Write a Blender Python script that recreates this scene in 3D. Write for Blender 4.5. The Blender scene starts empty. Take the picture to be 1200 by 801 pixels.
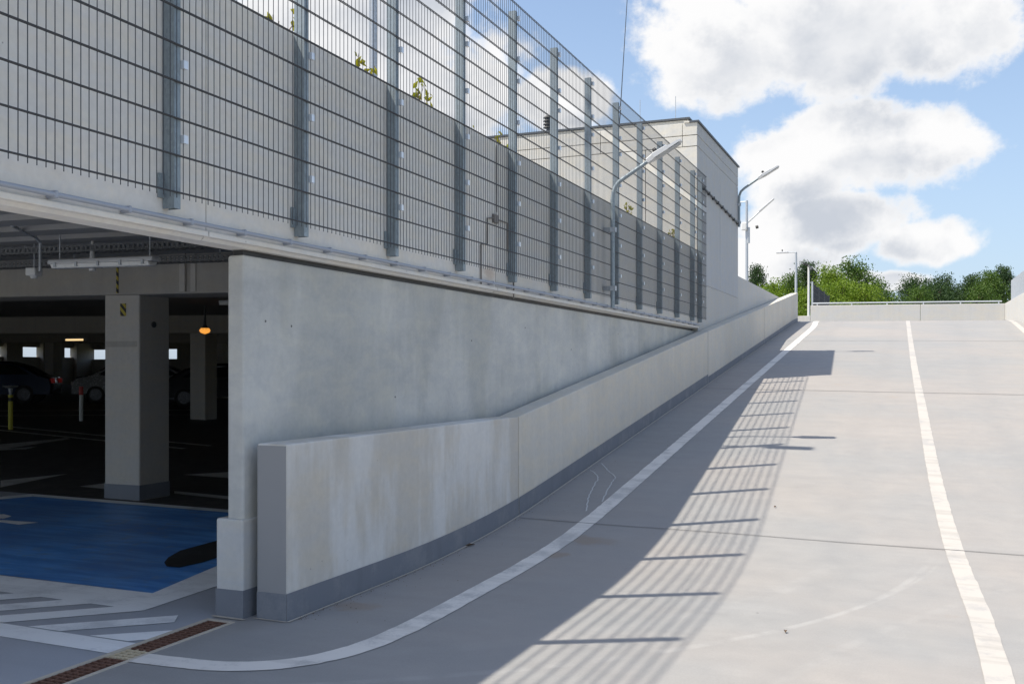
import bpy, bmesh, math, random
from mathutils import Vector, Matrix
R = math.radians
SC = bpy.context.scene
COL = SC.collection

# ------------------------------------------------------------------ camera
YAW = math.atan(475 / 1167.0)
cam_d = bpy.data.cameras.new('camera')
cam = bpy.data.objects.new('camera', cam_d)
COL.objects.link(cam)
cam.location = (0, 0, 1.52)
cam.rotation_euler = (R(90), 0, YAW)
cam_d.sensor_width = 36
cam_d.lens = 35
cam_d.shift_y = 31.5 / 1200
cam_d.clip_start = 0.05
cam_d.clip_end = 2000
SC.camera = cam

# ------------------------------------------------------------------ light
SUN_DIR = Vector((0.475, 0.275, -1.0)).normalized()      # the way the light travels
SUN_EL = math.asin(-SUN_DIR.z)
SUN_AZ = math.atan2(-SUN_DIR.x, -SUN_DIR.y)              # compass angle from +Y towards +X
SC.view_settings.view_transform = 'Standard'
SC.view_settings.look = 'None'
SC.view_settings.gamma = 1
SC.view_settings.use_curve_mapping = False
SC.view_settings.exposure = 1.24
SKY_STRENGTH = 0.083
sd = bpy.data.lights.new('sun', 'SUN')
sd.energy = 2.7
sd.angle = R(0.53)
sd.color = (1.0, 0.925, 0.795)
so = bpy.data.objects.new('sun', sd)
so.rotation_euler = SUN_DIR.to_track_quat('-Z', 'Y').to_euler()
so.location = (-20, -10, 40)
COL.objects.link(so)


class NT:
    """small helper to write node graphs as expressions"""
    def __init__(s, tree):
        s.t = tree
        tree.nodes.clear()

    def n(s, typ, **kw):
        nd = s.t.nodes.new(typ)
        for k, v in kw.items():
            setattr(nd, k, v)
        return nd

    def link(s, a, b):
        s.t.links.new(a, b)

    def put(s, sock, v):
        if v is None:
            return
        if hasattr(v, 'is_output'):
            s.t.links.new(v, sock)
        else:
            sock.default_value = v

    def m(s, op, a, b=None, c=None, clamp=False):
        nd = s.n('ShaderNodeMath', operation=op, use_clamp=clamp)
        s.put(nd.inputs[0], a)
        s.put(nd.inputs[1], b)
        s.put(nd.inputs[2], c)
        return nd.outputs[0]

    def vm(s, op, a, b=None, out=0):
        nd = s.n('ShaderNodeVectorMath', operation=op)
        s.put(nd.inputs[0], a)
        s.put(nd.inputs[1], b)
        return nd.outputs[out]

    def ss(s, x, lo, hi, a=0.0, b=1.0):
        nd = s.n('ShaderNodeMapRange', interpolation_type='SMOOTHSTEP')
        for i, v in enumerate((x, lo, hi, a, b)):
            s.put(nd.inputs[i], v)
        return nd.outputs[0]

    def noise(s, vec, scale, detail=4, rough=.55, dist=0.0):
        nd = s.n('ShaderNodeTexNoise')
        s.put(nd.inputs['Vector'], vec)
        nd.inputs['Scale'].default_value = scale
        nd.inputs['Detail'].default_value = detail
        nd.inputs['Roughness'].default_value = rough
        nd.inputs['Distortion'].default_value = dist
        return nd.outputs[0]

    def mix(s, f, a, b, mode='MIX'):
        nd = s.n('ShaderNodeMix', data_type='RGBA', blend_type=mode)
        s.put(nd.inputs[0], f)
        for sock, v in ((nd.inputs[6], a), (nd.inputs[7], b)):
            if isinstance(v, tuple) and len(v) == 3:
                v = v + (1,)
            s.put(sock, v)
        return nd.outputs[2]

    def scale(s, vec, sx, sy, sz):
        return s.vm('MULTIPLY', vec, (sx, sy, sz))


# sky: Nishita with cumulus clouds laid into it by direction
world = bpy.data.worlds.new('World')
SC.world = world
world.use_nodes = True
g = NT(world.node_tree)
sky = g.n('ShaderNodeTexSky', sky_type='NISHITA', sun_disc=False)
sky.sun_elevation = SUN_EL
sky.sun_rotation = SUN_AZ
sky.altitude = 100
sky.air_density = 1.0
sky.dust_density = 1.6
sky.ozone_density = 1.6
tc = g.n('ShaderNodeTexCoord')
D0 = g.vm('NORMALIZE', tc.outputs['Generated'])


def az_el(u, v):
    r = math.atan((u - 600) / 1167)
    return math.degrees(r - YAW), math.degrees(math.atan((432 - v) / 1167 * math.cos(r)))


# cumulus heaps over the far end of the ramp: centre and half width / half height in degrees of the sky
HEAPS = []
for u, v, ru, rv in ((835, 55, 112, 72), (965, 22, 165, 100), (1110, 30, 120, 80), (1010, 170, 158, 58), (930, 196, 82, 66),
                     (965, 262, 118, 46), (1084, 286, 78, 31), (905, 306, 100, 36), (430, 10, 190, 115), (520, 118, 110, 58),
                     (300, 70, 90, 80), (660, 118, 70, 34), (1010, 330, 90, 16)):
    a, e = az_el(u, v)
    k = math.degrees(1 / 1167) * math.cos(math.atan((u - 600) / 1167)) ** 2
    HEAPS.append((a, e, ru * k, rv * k * 1.05))


def cloud_field(vec):
    sp = g.n('ShaderNodeSeparateXYZ')
    g.link(vec, sp.inputs[0])
    az = g.m('MULTIPLY', g.m('ARCTAN2', sp.outputs[0], sp.outputs[1]), 57.2958)
    el = g.m('MULTIPLY', g.m('ARCSINE', sp.outputs[2]), 57.2958)
    best = None
    for a, e, ra, re in HEAPS:
        x = g.m('MULTIPLY', g.m('SUBTRACT', az, a), 1 / ra)
        y = g.m('MULTIPLY', g.m('SUBTRACT', el, e), 1 / re)
        d = g.m('SUBTRACT', 1.0, g.m('SQRT', g.m('MULTIPLY_ADD', x, x, g.m('MULTIPLY', y, y))))
        best = d if best is None else g.m('SMOOTH_MAX', best, d, 0.06)
    # clouds of the same kind all over the rest of the sky
    view = g.vm('DOT_PRODUCT', vec, (math.sin(R(-14)), math.cos(R(-14)), 0.0), out=1)
    rest = g.m('MULTIPLY', g.m('SUBTRACT', g.noise(g.scale(vec, 1, 1, 1.6), 2.1, 3, .5), 0.545), 3.2)
    rest = g.m('SUBTRACT', rest, g.ss(view, 0.78, 0.93, 0.0, 2.0))
    best = g.m('MAXIMUM', best, rest)
    # billows: large lumps, then small cauliflower
    n1 = g.noise(g.scale(vec, 1, 1, 1.15), 9.5, 7, .62, .15)
    n2 = g.noise(vec, 42.0, 5, .62)
    best = g.m('MULTIPLY_ADD', g.m('SUBTRACT', n1, 0.5), 1.35, best)
    return g.m('MULTIPLY_ADD', g.m('SUBTRACT', n2, 0.5), 0.42, best), el


dens, el0 = cloud_field(D0)
dens2, _ = cloud_field(g.vm('NORMALIZE', g.vm('ADD', D0, (-0.030, -0.005, 0.040))))   # towards the sun
alpha = g.ss(dens, 0.0, 0.29)
alpha = g.m('MULTIPLY', alpha, g.ss(el0, -1.0, 3.0, 0.35, 1.0))
shade = g.ss(dens2, 0.05, 0.62)
shade = g.m('MULTIPLY', shade, g.ss(dens, 0.08, 0.5))
wisp = g.noise(g.scale(D0, 1, 1, 1.3), 9.0, 5, .55)
shade = g.m('MULTIPLY', shade, g.ss(wisp, 0.32, 0.62, 0.28, 1.0))
cl_col = g.mix(shade, (0.418, 0.417, 0.418), (0.252, 0.269, 0.299))
skyc = g.mix(1.0, sky.outputs[0], (SKY_STRENGTH,) * 3, 'MULTIPLY')
skyc = g.mix(g.ss(el0, 0.0, 26.0, 0.62, 0.14), skyc, (0.232, 0.297, 0.388))           # thin summer haze in the air
fin = g.mix(alpha, skyc, cl_col)
bg = g.n('ShaderNodeBackground')
g.link(fin, bg.inputs[0])
bg.inputs[1].default_value = 1.0
wo = g.n('ShaderNodeOutputWorld')
g.link(bg.outputs[0], wo.inputs[0])
SC.cycles.use_denoising = True
SC.cycles.max_bounces = 8
SC.cycles.diffuse_bounces = 5
SC.cycles.sample_clamp_indirect = 4

# ------------------------------------------------------------------ geometry helpers
K = 0.0128          # drainage fall of every slab, down towards +X


def prof(s):
    a, b, gr, c, d = 6.2, 9.4, .1224, 31.0, 35.5
    if s < a:
        return 0.0
    if s < b:
        return gr * (s - a) ** 2 / (2 * (b - a))
    z = gr * (b - a) / 2
    if s < c:
        return z + gr * (s - b)
    z += gr * (c - b)
    if s < d:
        t = s - c
        return z + gr * t - gr * t * t / (2 * (d - c))
    return z + gr * (d - c) / 2


def gz(X, s):
    return prof(s) - K * (X + 3.52)


def gf(X):
    return -K * (X + 3.52)


DECK = prof(40)


def put(o, parent=None):
    COL.objects.link(o)
    if parent is not None:
        o.parent = parent
    return o


def wloc(o):
    p = Vector((0, 0, 0))
    while o is not None:
        p = p + Vector(o.location)
        o = o.parent
    return p


def tag(o, label=None, cat=None, group=None, kind=None):
    if label: o['label'] = label
    if cat: o['category'] = cat
    if group: o['group'] = group
    if kind: o['kind'] = kind
    return o


def empty(name, loc, label, cat, group=None):
    o = bpy.data.objects.new(name, None)
    o.empty_display_size = .2
    o.location = loc
    put(o)
    return tag(o, label, cat, group)


class MB:
    def __init__(s):
        s.v = []
        s.f = []

    def add(s, vs, fs):
        k = len(s.v)
        s.v += [tuple(v) for v in vs]
        s.f += [tuple(i + k for i in f) for f in fs]
        return s

    def box(s, x0, x1, y0, y1, z0, z1):
        x0, x1 = min(x0, x1), max(x0, x1)
        return s.hexa([(x0, y0, z0), (x1, y0, z0), (x1, y1, z0), (x0, y1, z0), (x0, y0, z1), (x1, y0, z1), (x1, y1, z1), (x0, y1, z1)])

    def hexa(s, p):
        return s.add(p, [(3, 2, 1, 0), (4, 5, 6, 7), (0, 1, 5, 4), (1, 2, 6, 5), (2, 3, 7, 6), (3, 0, 4, 7)])

    def tube(s, path, r, n=10, cap=True):
        path = [Vector(p) for p in path]
        rs = r if isinstance(r, (list, tuple)) else [r] * len(path)
        rings = []
        prev = None
        for i, p in enumerate(path):
            d = (path[min(i + 1, len(path) - 1)] - path[max(i - 1, 0)]).normalized()
            ref = Vector((0, 0, 1)) if abs(d.z) < .95 else Vector((0, 1, 0))
            a = d.cross(ref).normalized() if prev is None else (prev - d * prev.dot(d)).normalized()
            prev = a
            b = d.cross(a)
            rings.append([p + (a * math.cos(t) + b * math.sin(t)) * rs[i] for t in [2 * math.pi * k / n for k in range(n)]])
        vs = [q for rg in rings for q in rg]
        fs = []
        for i in range(len(rings) - 1):
            for k in range(n):
                fs.append((i * n + k, i * n + (k + 1) % n, (i + 1) * n + (k + 1) % n, (i + 1) * n + k))
        if cap:
            fs.append(tuple(range(n - 1, -1, -1)))
            fs.append(tuple((len(rings) - 1) * n + k for k in range(n)))
        return s.add(vs, fs)

    def prism(s, poly, axis, a, b):
        """poly: 2D outline; axis 'x': poly=(y,z); 'y': poly=(x,z); 'z': poly=(x,y)"""
        def P(p, t):
            return {'x': (t, p[0], p[1]), 'y': (p[0], t, p[1]), 'z': (p[0], p[1], t)}[axis]
        n = len(poly)
        vs = [P(p, a) for p in poly] + [P(p, b) for p in poly]
        fs = [tuple(range(n - 1, -1, -1)), tuple(range(n, 2 * n))] + [(i, (i + 1) % n, n + (i + 1) % n, n + i) for i in range(n)]
        return s.add(vs, fs)

    def build(s, name, mat, parent=None, bevel=0, seg=2, smooth=False, mesh=None):
        me = bpy.data.meshes.new(name)
        off = wloc(parent)
        me.from_pydata([tuple(Vector(v) - off) for v in s.v], [], s.f)
        bm = bmesh.new()
        bm.from_mesh(me)
        bmesh.ops.recalc_face_normals(bm, faces=bm.faces)
        bm.to_mesh(me)
        bm.free()
        if mat is not None:
            me.materials.append(mat)
        if smooth:
            for p in me.polygons:
                p.use_smooth = True
        o = bpy.data.objects.new(name, me)
        put(o, parent)
        if bevel:
            md = o.modifiers.new('bevel', 'BEVEL')
            md.width = bevel
            md.segments = seg
            md.limit_method = 'ANGLE'
            md.angle_limit = R(40)
        if smooth:
            try:
                me.set_sharp_from_angle(angle=R(38))
            except Exception:
                pass
        return o


def sheet(name, xs, ys, zf, mat, parent=None, skip=None):
    vs = [(x, y, zf(x, y)) for y in ys for x in xs]
    n = len(xs)
    fs = []
    for j in range(len(ys) - 1):
        for i in range(n - 1):
            if skip and skip(.5 * (xs[i] + xs[i + 1]), .5 * (ys[j] + ys[j + 1])):
                continue
            fs.append((j * n + i, j * n + i + 1, (j + 1) * n + i + 1, (j + 1) * n + i))
    m = MB()
    m.v, m.f = vs, fs
    o = m.build(name, mat, parent)
    up = sum(p.normal.z for p in o.data.polygons)
    if up < 0:
        o.data.flip_normals()
    return o


def rng(a, b, st):
    n = max(1, int(math.ceil((b - a) / st - 1e-6)))
    return [a + (b - a) * i / n for i in range(n + 1)]


# ------------------------------------------------------------------ materials
def mat_base(name):
    m = bpy.data.materials.new(name)
    m.use_nodes = True
    t = NT(m.node_tree)
    out = t.n('ShaderNodeOutputMaterial')
    p = t.n('ShaderNodeBsdfPrincipled')
    t.link(p.outputs[0], out.inputs[0])
    geo = t.n('ShaderNodeNewGeometry')
    return m, t, p, geo.outputs['Position'], out


def bump(t, p, h, strength=.3, dist=.01):
    b = t.n('ShaderNodeBump')
    b.inputs['Strength'].default_value = strength
    b.inputs['Distance'].default_value = dist
    t.link(h, b.inputs['Height'])
    t.link(b.outputs[0], p.inputs['Normal'])


def concrete(name, c, var=.12, streak=.10, rough=.85, warm=(1.04, 1.0, .93), pores=True, bloom=None, stain=None):
    m, t, p, P, _ = mat_base(name)
    n1 = t.noise(P, .9, 5, .6)
    n2 = t.noise(t.scale(P, 5.0, 5.0, .35), 1.6, 6, .65)      # runs of water down the face
    n3 = t.noise(P, 26, 4, .6)
    n4 = t.noise(t.scale(P, 1, 1, 2.4), 3.2, 6, .62, .4)
    v = t.m('MULTIPLY_ADD', t.m('SUBTRACT', n1, .5), var * 2.2, 1.0)
    v = t.m('MULTIPLY_ADD', t.m('SUBTRACT', n2, .5), streak * 2.6, v)
    v = t.m('MULTIPLY_ADD', t.m('SUBTRACT', n3, .5), .20, v)
    v = t.m('MULTIPLY_ADD', t.m('SUBTRACT', n4, .5), var * 1.5, v)
    col = t.mix(t.ss(n4, .35, .7), tuple(c), tuple(a * b for a, b in zip(c, warm)))
    if bloom:      # pale lime bloom, patches with upright edges
        nb = t.noise(t.scale(P, 1, .62, .22), 1.35, 5, .55)
        nb = t.m('MULTIPLY_ADD', t.m('SUBTRACT', t.noise(t.scale(P, 9, 9, .6), 1.3, 4, .6), .5), .09, nb)
        col = t.mix(t.m('MULTIPLY', t.ss(nb, .47, .56), bloom), col, (.70, .70, .69))
    if stain:
        sx, sy, sz, r = stain
        d = t.vm('LENGTH', t.scale(t.vm('SUBTRACT', P, (sx, sy, sz)), 1, 1, 2.0), out=1)
        d = t.m('MULTIPLY_ADD', t.m('SUBTRACT', n4, .5), .5, d)
        col = t.mix(t.ss(d, r, .02, 0, .45), col, (.42, .27, .15))
    sc = t.n('ShaderNodeVectorMath', operation='SCALE')
    t.link(col, sc.inputs[0])
    t.link(v, sc.inputs['Scale'])
    colr = sc.outputs[0]
    hgt = t.m('MULTIPLY_ADD', n3, .5, t.m('MULTIPLY', t.noise(P, 90, 2), .4))
    if pores:
        vo = t.n('ShaderNodeTexVoronoi', feature='F1')
        t.link(P, vo.inputs['Vector'])
        vo.inputs['Scale'].default_value = 7.0
        sp = t.ss(vo.outputs['Distance'], .045, .02)
        sp = t.m('MULTIPLY', sp, t.ss(t.noise(P, 1.7, 2), .47, .58))
        colr = t.mix(t.m('MULTIPLY', sp, .55), colr, (.09, .09, .09))
        hgt = t.m('SUBTRACT', hgt, sp)
    t.link(colr, p.inputs['Base Color'])
    p.inputs['Roughness'].default_value = rough
    bump(t, p, hgt, .25, .006)
    return m


def floor_coat(name, c, arcs=True, dirt=1.0):
    m, t, p, P, _ = mat_base(name)
    n1 = t.noise(P, .35, 4, .55)
    n2 = t.noise(t.scale(P, .5, 3.2, 1), 1.5, 5, .6)          # roller passes across the lane
    n3 = t.noise(P, 5.5, 5, .6)
    n4 = t.noise(P, 110, 3, .7)
    v = t.m('MULTIPLY_ADD', t.m('SUBTRACT', n1, .5), .24, 1.0)
    v = t.m('MULTIPLY_ADD', t.m('SUBTRACT', n2, .5), .19, v)
    v = t.m('MULTIPLY_ADD', t.m('SUBTRACT', n3, .5), .15, v)
    v = t.m('MULTIPLY_ADD', t.m('SUBTRACT', n4, .5), .30, v)
    col = t.mix(t.ss(n1, .35, .65), tuple(c), (c[0] * 1.06, c[1] * 1.0, c[2] * .955))
    sp = t.n('ShaderNodeSeparateXYZ')
    t.link(P, sp.inputs[0])
    if arcs:       # pale turning scuffs left by tyres
        for cx_, cy_, r_, w_, f_ in ((-6.1, 9.4, 6.28, .035, .16), (-6.2, 9.2, 5.72, .10, .07), (-6.6, 9.9, 6.95, .02, .10), (7.3, 3.0, 8.2, .05, .06)):
            d = t.vm('LENGTH', t.vm('SUBTRACT', t.scale(P, 1, 1, 0), (cx_, cy_, 0)), out=1)
            d = t.m('ABSOLUTE', t.m('SUBTRACT', d, r_))
            a = t.m('MULTIPLY', t.ss(d, w_, w_ * .3), t.ss(n3, .30, .62))
            a = t.m('MULTIPLY', a, t.ss(sp.outputs[1], 8.6, 7.6))
            col = t.mix(t.m('MULTIPLY', a, f_ * 1.6), col, (.44, .435, .43))
        # wheel tracks up the ramp
        for x_ in (-2.15, -.62, 1.0, 2.2):
            w = t.m('MULTIPLY_ADD', t.m('SUBTRACT', n1, .5), .6, sp.outputs[0])
            d = t.m('ABSOLUTE', t.m('SUBTRACT', w, x_))
            col = t.mix(t.m('MULTIPLY', t.m('MULTIPLY', t.ss(d, .24, .02), t.ss(n2, .3, .7)), .22), col, (.23, .225, .225))
    if arcs:       # a dried puddle of dirt where the edge line meets the movement joint
        for px_, py_, r_ in ((-2.58, 8.12, .26), (-2.72, 7.55, .16), (-3.35, 5.55, .22)):
            d = t.vm('LENGTH', t.scale(t.vm('SUBTRACT', t.scale(P, 1, 1, 0), (px_, py_, 0)), 1, 1.3, 0), out=1)
            d = t.m('MULTIPLY_ADD', t.m('SUBTRACT', n3, .5), .5, d)
            col = t.mix(t.ss(d, r_, r_ * .2, 0, .5), col, (.27, .20, .14))
    # brown dust spots and dark crumbs
    dn = t.ss(t.noise(P, 1.15, 5, .65, .3), .66, .76)
    col = t.mix(t.m('MULTIPLY', dn, .30 * dirt), col, (.30, .235, .18))
    vo = t.n('ShaderNodeTexVoronoi', feature='F1')
    t.link(P, vo.inputs['Vector'])
    vo.inputs['Scale'].default_value = 2.3
    cr = t.m('MULTIPLY', t.ss(vo.outputs['Distance'], .035, .02), t.ss(t.noise(P, .8, 2), .50, .6))
    col = t.mix(t.m('MULTIPLY', cr, .7 * dirt), col, (.05, .045, .04))
    sc = t.n('ShaderNodeVectorMath', operation='SCALE')
    t.link(col, sc.inputs[0])
    t.link(v, sc.inputs['Scale'])
    t.link(sc.outputs[0], p.inputs['Base Color'])
    t.put(p.inputs['Roughness'], t.ss(n3, .3, .7, .58, .75))
    p.inputs['Specular IOR Level'].default_value = .35
    bump(t, p, t.m('MULTIPLY_ADD', n4, .6, t.m('MULTIPLY', n3, .3)), .22, .004)
    return m


def paint(name, c, wear=.35, under=(.33, .33, .335), rough=.6, streaky=True):
    m, t, p, P, _ = mat_base(name)
    n = t.noise(P, 3.0, 6, .65)
    n2 = t.noise(t.scale(P, .6, 4.5, 1), 1.6, 4, .6)
    n3 = t.noise(P, 60, 3, .6)
    w = t.ss(t.m('MULTIPLY_ADD', n3, .22, n), .58, .78)
    col = t.mix(t.m('MULTIPLY', w, wear), tuple(c), under)
    if streaky:
        col = t.mix(t.m('MULTIPLY', t.ss(n2, .50, .64), wear * .55), col, tuple(a * .6 for a in c))
    t.link(col, p.inputs['Base Color'])
    p.inputs['Roughness'].default_value = rough
    p.inputs['Specular IOR Level'].default_value = .3
    bump(t, p, n3, .2, .002)
    return m


def plain(name, c, rough=.5, metal=0.0, var=.08, scale=14.0, emit=None, spec=.5):
    m, t, p, P, _ = mat_base(name)
    n = t.noise(P, scale, 4, .6)
    sc = t.n('ShaderNodeVectorMath', operation='SCALE')
    sc.inputs[0].default_value = c
    t.link(t.m('MULTIPLY_ADD', t.m('SUBTRACT', n, .5), var * 2, 1.0), sc.inputs['Scale'])
    t.link(sc.outputs[0], p.inputs['Base Color'])
    t.put(p.inputs['Roughness'], t.ss(n, .2, .8, max(.05, rough - .06), rough + .06))
    p.inputs['Metallic'].default_value = metal
    p.inputs['Specular IOR Level'].default_value = spec
    if emit:
        p.inputs['Emission Color'].default_value = (*emit[0], 1)
        p.inputs['Emission Strength'].default_value = emit[1]
    return m


def galvanised(name, c=(.50, .53, .56), metal=.55):
    m, t, p, P, _ = mat_base(name)
    vo = t.n('ShaderNodeTexVoronoi', feature='F1')
    t.link(t.scale(P, 1, 1, .6), vo.inputs['Vector'])
    vo.inputs['Scale'].default_value = 75
    sp = t.n('ShaderNodeSeparateColor')
    t.link(vo.outputs['Color'], sp.inputs[0])
    n = t.noise(t.scale(P, 12, 12, .8), 1.5, 4, .6)
    f = t.m('MULTIPLY_ADD', sp.outputs[0], .35, t.m('MULTIPLY', n, .65))
    col = t.mix(f, tuple(a * .72 for a in c), tuple(min(1, a * 1.22) for a in c))
    t.link(col, p.inputs['Base Color'])
    p.inputs['Metallic'].default_value = metal
    t.put(p.inputs['Roughness'], t.ss(f, .2, .8, .62, .42))
    return m


def blue_paint():
    m, t, p, P, _ = mat_base('blue_bay_paint')
    n = t.noise(t.scale(P, .7, 3.5, 1), 1.4, 6, .65)
    n2 = t.noise(P, 8, 5, .6)
    n3 = t.noise(P, .5, 3, .5)
    col = t.mix(t.ss(n, .40, .62), (.050, .22, .60), (.12, .37, .80))
    col = t.mix(t.m('MULTIPLY', t.ss(n2, .52, .70), .5), col, (.17, .27, .42))
    col = t.mix(t.m('MULTIPLY', t.ss(n3, .42, .62), .5), col, (.10, .19, .38))
    t.link(col, p.inputs['Base Color'])
    p.inputs['Roughness'].default_value = .5
    bump(t, p, n2, .2, .003)
    return m


def rusty():
    m, t, p, P, _ = mat_base('rusty_grate')
    n = t.noise(P, 30, 4, .6)
    sp = t.n('ShaderNodeSeparateXYZ')
    t.link(P, sp.inputs[0])
    col = t.mix(n, (.10, .045, .03), (.21, .11, .075))
    # the lane line was painted straight across the grate
    w = t.m('MULTIPLY_ADD', t.m('SUBTRACT', t.noise(P, 14, 3), .5), .05, sp.outputs[1])
    a = t.m('MULTIPLY', t.ss(w, 4.04, 4.06), t.ss(w, 4.24, 4.22))
    col = t.mix(t.m('MULTIPLY', a, .85), col, (.66, .57, .40))
    t.link(col, p.inputs['Base Color'])
    p.inputs['Roughness'].default_value = .85
    return m


def leafy(name, c1, c2, trans=.35):
    m = bpy.data.materials.new(name)
    m.use_nodes = True
    t = NT(m.node_tree)
    out = t.n('ShaderNodeOutputMaterial')
    geo = t.n('ShaderNodeNewGeometry')
    P = geo.outputs['Position']
    n = t.noise(P, .8, 3, .6)
    n2 = t.noise(P, 9, 2, .6)
    col = t.mix(t.ss(t.m('MULTIPLY_ADD', n2, .4, t.m('MULTIPLY', n, .6)), .35, .65), tuple(c1), tuple(c2))
    p = t.n('ShaderNodeBsdfPrincipled')
    t.link(col, p.inputs['Base Color'])
    p.inputs['Roughness'].default_value = .6
    p.inputs['Specular IOR Level'].default_value = .25
    tr = t.n('ShaderNodeBsdfTranslucent')
    t.link(t.mix(1.0, col, (1.15, 1.2, .6), 'MULTIPLY'), tr.inputs[0])
    mx = t.n('ShaderNodeMixShader')
    mx.inputs[0].default_value = trans
    t.link(p.outputs[0], mx.inputs[1])
    t.link(tr.outputs[0], mx.inputs[2])
    t.link(mx.outputs[0], out.inputs[0])
    return m


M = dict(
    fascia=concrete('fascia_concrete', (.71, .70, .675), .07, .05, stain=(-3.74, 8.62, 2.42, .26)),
    fascia2=concrete('fascia_concrete_far', (.58, .575, .555), .07, .07),
    wall=concrete('wall_concrete', (.445, .452, .437), .29, .06, warm=(1.03, 1.0, .93), bloom=.22),
    barrier=concrete('barrier_concrete', (.53, .505, .46), .07, .04, bloom=.62),
    barrier2=concrete('barrier_concrete_upper', (.565, .54, .485), .10, .08, bloom=.10),
    foot=concrete('foot_concrete', (.50, .51, .515), .10, .05),
    column=concrete('column_concrete', (.46, .445, .42), .08, .06),
    beam=concrete('beam_concrete', (.36, .345, .32), .08, .10),
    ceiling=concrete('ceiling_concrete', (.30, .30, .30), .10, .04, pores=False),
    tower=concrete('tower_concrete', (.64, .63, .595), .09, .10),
    tower_shaded=concrete('tower_shaded_concrete', (.44, .455, .475), .05, .10),  # tower concrete darkened and blued: the side's shade put into its colour
    plinth=concrete('plinth_concrete', (.47, .47, .46), .04, .04),
    parapet=concrete('parapet_concrete', (.51, .51, .50), .05, .06),
    endgrey=plain('grey_end_face', (.285, .285, .29), .6, var=.05, scale=6),  # darker grey for the end face of the barrier
    band=paint('grey_band_coating', (.175, .19, .22), .30, under=(.33, .33, .33)),
    ramp=floor_coat('ramp_coating', (.295, .294, .293)),
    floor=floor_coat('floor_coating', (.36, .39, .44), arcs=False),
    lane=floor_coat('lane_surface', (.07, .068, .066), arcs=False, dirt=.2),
    white_shaded=paint('white_shaded_paint', (.74, .71, .67), .55),  # road white lightened in colour for the line that lies in shade
    white=paint('white_sunlit_paint', (.47, .445, .415), .6),  # same road white, dulled in colour for the lines lying in sun
    whiteg=paint('white_bay_paint', (.86, .88, .90), .34, under=(.34, .36, .40)),
    whitel=paint('white_lane_paint', (.62, .61, .58), .35, under=(.2, .2, .2)),
    blue=blue_paint(),
    patch=paint('black_repair_patch', (.018, .019, .02), .55, under=(.07, .075, .085)),
    joint=plain('joint_sealant_grey', (.13, .125, .12), .7),
    seal=plain('joint_sealant_beige', (.52, .47, .40), .8, var=.2, scale=12),
    crack=plain('crack_filler', (.55, .55, .55), .7, var=.2),
    galv=galvanised('galvanised_steel'),
    galvp=galvanised('galvanised_post', (.28, .33, .36), .35),
    clip=plain('bright_clip', (.72, .74, .77), .35, metal=.5),
    wire=plain('anthracite_wire', (.042, .047, .055), .45, var=.1),
    lamp=plain('lamp_grey', (.60, .61, .62), .4, var=.04),
    lampglass=plain('lamp_glass', (.55, .56, .55), .15, var=.03),
    black=plain('black_plastic', (.02, .02, .02), .5),
    dark=plain('dark_steel', (.06, .065, .07), .5),
    flash=plain('roof_flashing', (.10, .11, .125), .5, metal=.3),
    rust=rusty(),
    conduit=plain('conduit_grey', (.33, .36, .42), .45, var=.05),
    traym=plain('tray_steel', (.15, .155, .16), .55, metal=.3),
    cable=plain('brown_conduit', (.20, .18, .16), .6),
    whitep=plain('white_plastic', (.72, .72, .70), .4, var=.03),
    tube=plain('diffuser', (.80, .80, .77), .3, var=.03),
    yellow=plain('yellow_paint', (.55, .50, .05), .5),
    red=plain('red_reflector', (.55, .03, .02), .4),
    warmlamp=plain('warm_lamp', (.9, .6, .3), .4, emit=((1, .40, .06), .4)),
    warmtube=plain('warm_tube', (.9, .8, .6), .4, emit=((1, .70, .34), .45)),
    carsilver=plain('car_paint_silver', (.20, .205, .21), .25, metal=.4, var=.02),
    carblack=plain('car_paint_black', (.012, .012, .014), .2, var=.02),
    carblue=plain('car_paint_blue', (.02, .035, .08), .2, var=.02),
    carglass=plain('car_glass', (.015, .018, .02), .06, var=.01),
    tyre=plain('tyre_rubber', (.018, .018, .018), .85),
    rim=plain('wheel_rim', (.06, .06, .065), .3, metal=.7),
    tail=plain('tail_lamp', (.5, .01, .01), .3, emit=((1, .05, .05), .012)),
    bark=plain('tree_bark', (.10, .075, .055), .9, var=.3, scale=6),
    leafa=leafy('leaves_bright', (.10, .17, .018), (.22, .31, .035)),
    leafb=leafy('leaves_mid', (.05, .10, .022), (.11, .18, .035)),
    leafc=leafy('leaves_deep', (.032, .066, .028), (.066, .115, .040), .3),
    sprig=leafy('sprig_leaves', (.20, .22, .020), (.32, .26, .03), .45),
    stem=plain('sprig_stem', (.14, .09, .05), .8),
    soil=plain('meadow_soil', (.10, .10, .05), .9, var=.3, scale=.3),
)


def hazard():
    m, t, p, P, _ = mat_base('hazard_stripes')
    sp = t.n('ShaderNodeSeparateXYZ')
    t.link(P, sp.inputs[0])
    d = t.m('FRACT', t.m('MULTIPLY', t.m('ADD', sp.outputs[2], sp.outputs[0]), 11.0))
    t.link(t.mix(t.ss(d, .48, .52), (.42, .34, .03), (.015, .015, .015)), p.inputs['Base Color'])
    p.inputs['Roughness'].default_value = .6
    return m


M['hazard'] = hazard()

# ------------------------------------------------------------------ ground, ramp, floors
gm = MB().add([(-700, -700, -1.2), (700, -700, -1.2), (700, 700, -1.2), (-700, 700, -1.2)], [(0, 1, 2, 3)])
tag(gm.build('ground', M['soil']), kind='structure')

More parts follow.
